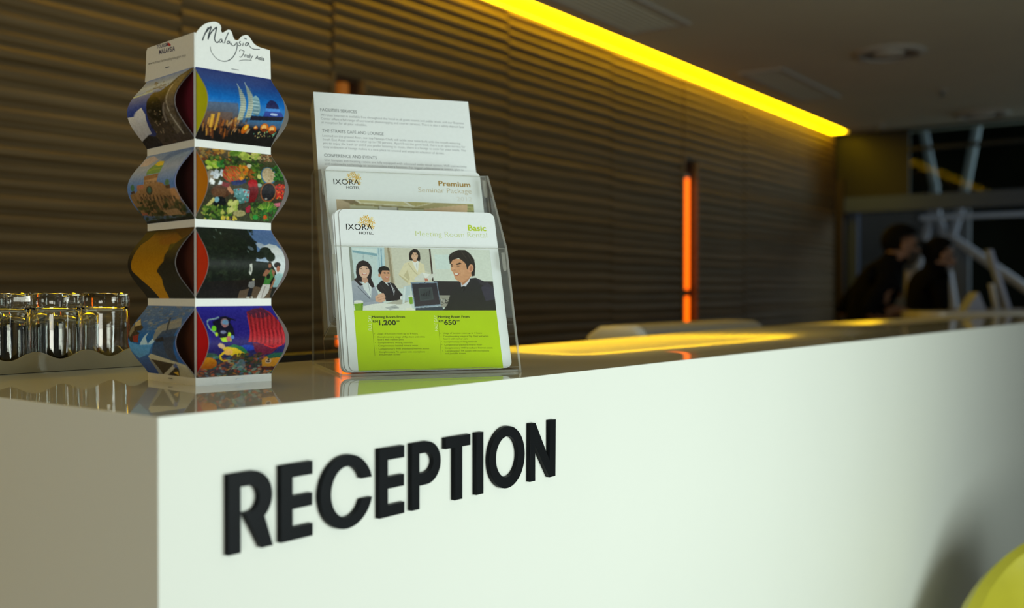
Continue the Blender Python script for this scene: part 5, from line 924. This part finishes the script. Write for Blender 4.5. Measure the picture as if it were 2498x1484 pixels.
def leaning_screen(x, y, h, w, lean, rz, label):
    t = empty('display_screen', Matrix.Translation((x, y, FT)) @ Matrix.Rotation(rz, 4, 'Z'), label, 'screen', 'slanted white screens on the far counter')
    s = math.sin(lean); c = math.cos(lean)
    MB().prism([(0.0, 0.012), (0.022, 0.012), (0.022-h*s, h*c), (-h*s, h*c)], (-w/2, w/2), lambda a, b, q: (a, q, b)).build('screen_case', M_SCREEN, t, bevel=0.004)
    MB().box(-0.07, 0.08, -w*0.3, w*0.3, 0.0, 0.010).build('foot', M_STEEL, t, bevel=0.003)
    MB().prism([(-0.05, 0.008), (-0.035, 0.008), (-0.02-h*0.45*s, h*0.45*c), (-0.035-h*0.45*s, h*0.45*c)], (-0.02, 0.02), lambda a, b, q: (a, q, b)).build('prop', M_STEEL, t)
RZ = math.radians(-52.6)
leaning_screen(5.140, 0.450, 0.325, 0.055, 0.30, RZ, 'taller slanted white display screen standing on the far counter')
leaning_screen(5.300, 0.230, 0.19, 0.055, 0.27, RZ, 'shorter slanted white display screen at the far right on the counter')
t = MB().prism([(-0.06, 0.0), (0.045, 0.0), (0.006, 0.095), (0.002, 0.095)], (-0.05, 0.05), lambda a, b, q: (a, q, b)).build('tent_card', M_SCREEN, M=Matrix.Translation((5.055, 0.580, FT)) @ Matrix.Rotation(RZ, 4, 'Z'))
tag(t, 'folded white tent card left of the slanted screens on far counter', 'card')
# sideboard, board and small lit device behind the people
sb = empty('sideboard', Matrix.Translation((7.0, 1.02, 0)) @ Matrix.Rotation(math.radians(-52), 4, 'Z'), 'brown sideboard standing behind the two people', 'sideboard')
M_SB = mat('brown_sideboard', (0.11, 0.085, 0.075), rough=0.6, noise=0.1, nscale=8)
MB().box(-0.66, 0.62, -0.18, 0.18, 0.06, 1.06).build('carcass', M_SB, sb); MB().box(-0.68, 0.64, -0.20, 0.20, 1.06, 1.09).build('top_board', M_SB, sb); MB().box(-0.62, 0.58, -0.15, 0.15, 0.0, 0.06).build('plinth', M_DARKWOOD, sb)
for k in range(3): MB().box(-0.64+k*0.42, -0.24+k*0.42, -0.198, -0.18, 0.09, 1.03).build('door', M_SB, sb)
q = MB().box(-0.105, 0.02, -0.012, 0.012, 0.0, 0.26).build('notice_board', mat('pale_board', (0.34, 0.32, 0.33), rough=0.7, noise=0.05), M=Matrix.Translation((6.78, 1.32, 1.09)) @ Matrix.Rotation(math.radians(-52), 4, 'Z')); tag(q, 'pale square board on the sideboard between the two heads', 'board')
dv = empty('table_device', Matrix.Translation((6.63, 1.30, 1.09)) @ Matrix.Rotation(math.radians(-52), 4, 'Z'), 'small device with glowing pale green face between the two people', 'device')
MB().box(-0.19, 0.05, -0.03, 0.05, 0.0, 0.085).build('case', mat('olive_case', (0.09, 0.085, 0.06), rough=0.5, noise=0.05), dv, bevel=0.01)
MB().box(-0.035, 0.035, -0.036, -0.029, 0.02, 0.075).build('lit_face', mat('pale_green_glow', (0.6, 0.65, 0.3), emit=(0.55, 0.62, 0.22), estr=0.6, noise=0.02), dv, bevel=0.003)
# steel brace frame beyond the glazing
br = empty('steel_brace', (8.885, 1.7, 0), 'pale steel frame of slanting struts beyond the glazing', 'steel frame')
def strut(pts, r=0.038): MB().tube([(0, y-1.7, z) for y, z in pts], r, 12).build('strut', M_STEEL, br, smooth=True)
strut([(1.935, 2.80), (1.806, 2.127), (1.784, 1.869), (1.690, 1.60)]); strut([(1.43, 2.80), (1.553, 2.111), (1.612, 1.862), (1.690, 1.60)])
strut([(1.80, 2.15), (1.842, 1.872), (1.968, 1.355), (2.30, 0.0)]); strut([(1.64, 1.66), (1.381, 1.467), (1.16, 1.30), (0.9, 1.1), (0.2, 0.0)]); strut([(1.69, 1.62), (1.697, 1.384), (1.649, 1.076), (1.5, 0.0)], 0.045)

# ---------------------------------------------------------------- the two members of staff
def skin_person(name, M, V, Ed, label, skinmat, skin_test, s=1.0):
    root = empty(name, M, label, 'person')
    names = list(V); me = bpy.data.meshes.new('b'); me.from_pydata([tuple(c*s for c in V[n][0]) for n in names], [(names.index(a), names.index(b)) for a, b in Ed], [])
    ob = bpy.data.objects.new('b', me); COL.objects.link(ob); bpy.context.view_layer.objects.active = ob
    ob.modifiers.new('s', 'SKIN'); sd = ob.modifiers.new('d', 'SUBSURF'); sd.levels = 2; sd.render_levels = 2
    for i, n in enumerate(names):
        sv = me.skin_vertices[0].data[i]; r = V[n][1]*s; sv.radius = (r, r) if not isinstance(r, tuple) else r; sv.use_root = (n == 'pelvis')
    dg = bpy.context.evaluated_depsgraph_get(); dg.update(); m2 = bpy.data.meshes.new_from_object(ob.evaluated_get(dg)); m2.name = 'body'
    bpy.data.objects.remove(ob); bpy.data.meshes.remove(me)
    m2.materials.clear(); m2.materials.append(M_SHIRT); m2.materials.append(skinmat)
    for p in m2.polygons:
        c = p.center/s; p.material_index = 1 if skin_test(c) else 0; p.use_smooth = True
    b = bpy.data.objects.new('body', m2); COL.objects.link(b); b.parent = root
    return root
def body_graph(lean, arm):
    L = lean; V = {'pelvis': ((0, 0, .93), .125), 'belly': ((.02*L, 0, 1.08), .12), 'chest': ((.07*L, 0, 1.24), .13), 'upper': ((.115*L, 0, 1.345), .095), 'neck': ((.155*L, 0, 1.42), .056),
        'head0': ((.175*L, 0, 1.47), .066), 'skull': ((.175*L+.028, 0, 1.535), .088), 'crown': ((.175*L+.018, 0, 1.560), .072), 'face': ((.175*L+.062, 0, 1.480), .058), 'chin': ((.175*L+.085, 0, 1.428), .034), 'nose': ((.175*L+.128, 0, 1.487), .013)}
    Ed = [('pelvis', 'belly'), ('belly', 'chest'), ('chest', 'upper'), ('upper', 'neck'), ('neck', 'head0'), ('head0', 'skull'), ('skull', 'crown'), ('head0', 'face'), ('face', 'chin'), ('face', 'nose')]
    for sd, k in (('l', 1), ('r', -1)):
        V[sd+'sh0'] = ((.095*L, k*.10, 1.34), .075); V[sd+'sh'] = ((.085*L, k*.175, 1.315), .060); V[sd+'el'] = ((arm[0], k*.235, arm[1]), .040); V[sd+'fore'] = ((arm[0]+.10, k*.225, arm[1]-.03), .036); V[sd+'wr'] = ((arm[2], k*.19, arm[3]), .026); V[sd+'pa'] = ((arm[2]+.055, k*.18, arm[3]-.012), .030)
        Ed += [('upper', sd+'sh0'), (sd+'sh0', sd+'sh'), (sd+'sh', sd+'el'), (sd+'el', sd+'fore'), (sd+'fore', sd+'wr'), (sd+'wr', sd+'pa')]
        for f in range(4):
            y = k*(.18+(f-1.5)*.019); ln = (.036, .042, .039, .030)[f]
            V['%sf%da' % (sd, f)] = ((arm[2]+.095, y, arm[3]-.016), .0095); V['%sf%db' % (sd, f)] = ((arm[2]+.095+ln, y, arm[3]-.030), .0085); V['%sf%dc' % (sd, f)] = ((arm[2]+.105+ln*1.4, y, arm[3]-.052), .007)
            Ed += [(sd+'pa', '%sf%da' % (sd, f)), ('%sf%da' % (sd, f), '%sf%db' % (sd, f)), ('%sf%db' % (sd, f), '%sf%dc' % (sd, f))]
        V[sd+'th0'] = ((arm[2]+.045, k*.140, arm[3]-.018), .011); V[sd+'th1'] = ((arm[2]+.085, k*.122, arm[3]-.032), .009); Ed += [(sd+'pa', sd+'th0'), (sd+'th0', sd+'th1')]
        V[sd+'hip'] = ((0, k*.088, .88), .098); V[sd+'kn'] = ((.02, k*.10, .49), .062); V[sd+'an'] = ((-.02, k*.105, .09), .040); V[sd+'to'] = ((.12, k*.12, .038), .034)
        Ed += [('pelvis', sd+'hip'), (sd+'hip', sd+'kn'), (sd+'kn', sd+'an'), (sd+'an', sd+'to')]
    return V, Ed
def shell(name, c, rad, keep, parent, m, seg=24, rings=16):
    mb = MB(); vs = []; 
    for i in range(rings+1):
        th = math.pi*i/rings
        for k in range(seg):
            a = 2*math.pi*k/seg; vs.append((math.sin(th)*math.cos(a), math.sin(th)*math.sin(a), math.cos(th)))
    fs = []
    for i in range(rings):
        for k in range(seg):
            q = (i*seg+k, i*seg+(k+1) % seg, (i+1)*seg+(k+1) % seg, (i+1)*seg+k); cc = [sum(vs[j][t] for j in q)/4 for t in range(3)]
            if keep(*cc): fs.append(q)
    mb.add([(c[0]+v[0]*rad[0], c[1]+v[1]*rad[1], c[2]+v[2]*rad[2]) for v in vs], fs)
    o = mb.build(name, m, parent, smooth='all'); return o
def head_parts(root, hx, s, hair_keep, sk):
    shell('hair', (hx+.020*1, 0, 1.535*s), (.108*s, .090*s, .098*s), hair_keep, root, M_HAIR)
    for k in (1, -1):
        shell('eye', ((hx+.107*s), k*.030*s, 1.512*s), (.010, .012, .008), lambda x, y, z: True, root, mat('dark_eye', (0.02, 0.015, 0.01), rough=0.2, noise=0.05), 10, 8)
        shell('ear', (hx+.012*s, k*.083*s, 1.500*s), (.020*s, .010*s, .032*s), lambda x, y, z: True, root, sk, 12, 8)
    shell('mouth', (hx+.108*s, 0, 1.447*s), (.008, .022, .007), lambda x, y, z: True, root, mat('lips', (0.22, 0.07, 0.05), rough=0.5, noise=0.05), 10, 8)
S1 = 0.962
V, Ed = body_graph(1.15, (-.05, 1.15, .11, 1.16))
man = skin_person('person', Matrix.Translation((5.01, 1.135, 0)) @ Matrix.Rotation(math.radians(-54), 4, 'Z'), V, Ed, 'bearded person in black short sleeved shirt looking down behind the counter', M_SKIN_M,
    lambda c: c.z > 1.43+max(0.0, 0.21-c.x)*0.7 or (abs(c.y) > .12 and c.z < 1.26 and c.z > .93 and c.x > (-.10 if c.z < 1.13 else .06)), S1)
hx = .175*1.15*S1
head_parts(man, hx, S1, lambda x, y, z: (z > 0.28+0.25*x) or (x < -0.15 and z > -0.55), M_SKIN_M)
shell('beard', (hx+.056, 0, 1.462*S1), (.062, .064, .062), lambda x, y, z: z < 0.1 and (abs(y) > .45 or z < -.45) and x > -.75, man, mat('dark_beard', (0.02, 0.014, 0.01), rough=0.9, noise=0.3, nscale=60))
V, Ed = body_graph(0.62, (.05, 1.12, .25, 1.13))
S2 = 0.945
woman = skin_person('person', Matrix.Translation((5.935, 1.095, 0)) @ Matrix.Rotation(math.radians(-50), 4, 'Z'), V, Ed, 'person in black with dark hair tied in a bun behind the far counter', M_SKIN_W,
    lambda c: c.z > 1.435+max(0.0, 0.13-c.x)*0.7 or (abs(c.y) > .10 and c.x > .24), S2)
hx = .175*0.62*S2
head_parts(woman, hx, S2, lambda x, y, z: (z > 0.22+0.3*x) or (x < 0.12 and z > -0.75), M_SKIN_W)
shell('hair_bun', (hx-.105, 0, 1.475), (.052, .052, .050), lambda x, y, z: True, woman, M_HAIR, 18, 12)

# ---------------------------------------------------------------- lime yellow tub chair in the near right corner
M_CHAIR = mat('lime_yellow_vinyl', (0.50, 0.46, 0.035), rough=0.30, spec=0.5, noise=0.05, nscale=12, coat=0.3, coatr=0.15)
ch = empty('tub_chair', Matrix.Translation((1.95, -0.50, 0.0)) @ Matrix.Rotation(math.radians(5), 4, 'Z'), 'glossy lime yellow tub chair in front of the counter, bottom right', 'chair')
def top_z(a): # a = angle from the back of the chair
    t = min(1, max(0, (abs(a)-25)/100)); return 0.635-0.27*(3*t*t-2*t**3)
m = MB(); vs = []; N = 48; A0 = 128
for i in range(N+1):
    a = -A0+2*A0*i/N; ra = math.radians(a); zt = top_z(a); c, s_ = math.cos(ra), math.sin(ra)
    ring = [(0.30, 0.25), (0.36, zt*0.62), (0.385, zt-0.05), (0.385, zt-0.012), (0.365, zt+0.006), (0.340, zt), (0.325, zt-0.03), (0.315, zt*0.7), (0.28, 0.26)]
    vs += [(r*c, r*s_*1.0, zz) for r, zz in ring]
K = 9; fs = [(i*K+k, (i+1)*K+k, (i+1)*K+(k+1) % K, i*K+(k+1) % K) for i in range(N) for k in range(K)]+[tuple(range(K)), tuple(N*K+k for k in range(K))[::-1]]
m.add(vs, fs); m.build('shell', M_CHAIR, ch, smooth=True)
m = MB().lathe([(0.0001, 0.22), (0.27, 0.22), (0.295, 0.25), (0.295, 0.29), (0.27, 0.31), (0.0001, 0.32)], 40); m.build('seat_cushion', M_CHAIR, ch, smooth=True)
for sx_ in (0.2, -0.2):
    for sy_ in (0.2, -0.2): MB().tube([(sx_, sy_, 0.24), (sx_*1.15, sy_*1.15, 0.0)], [0.018, 0.012], 12).build('leg', M_STEEL, ch, smooth=True)
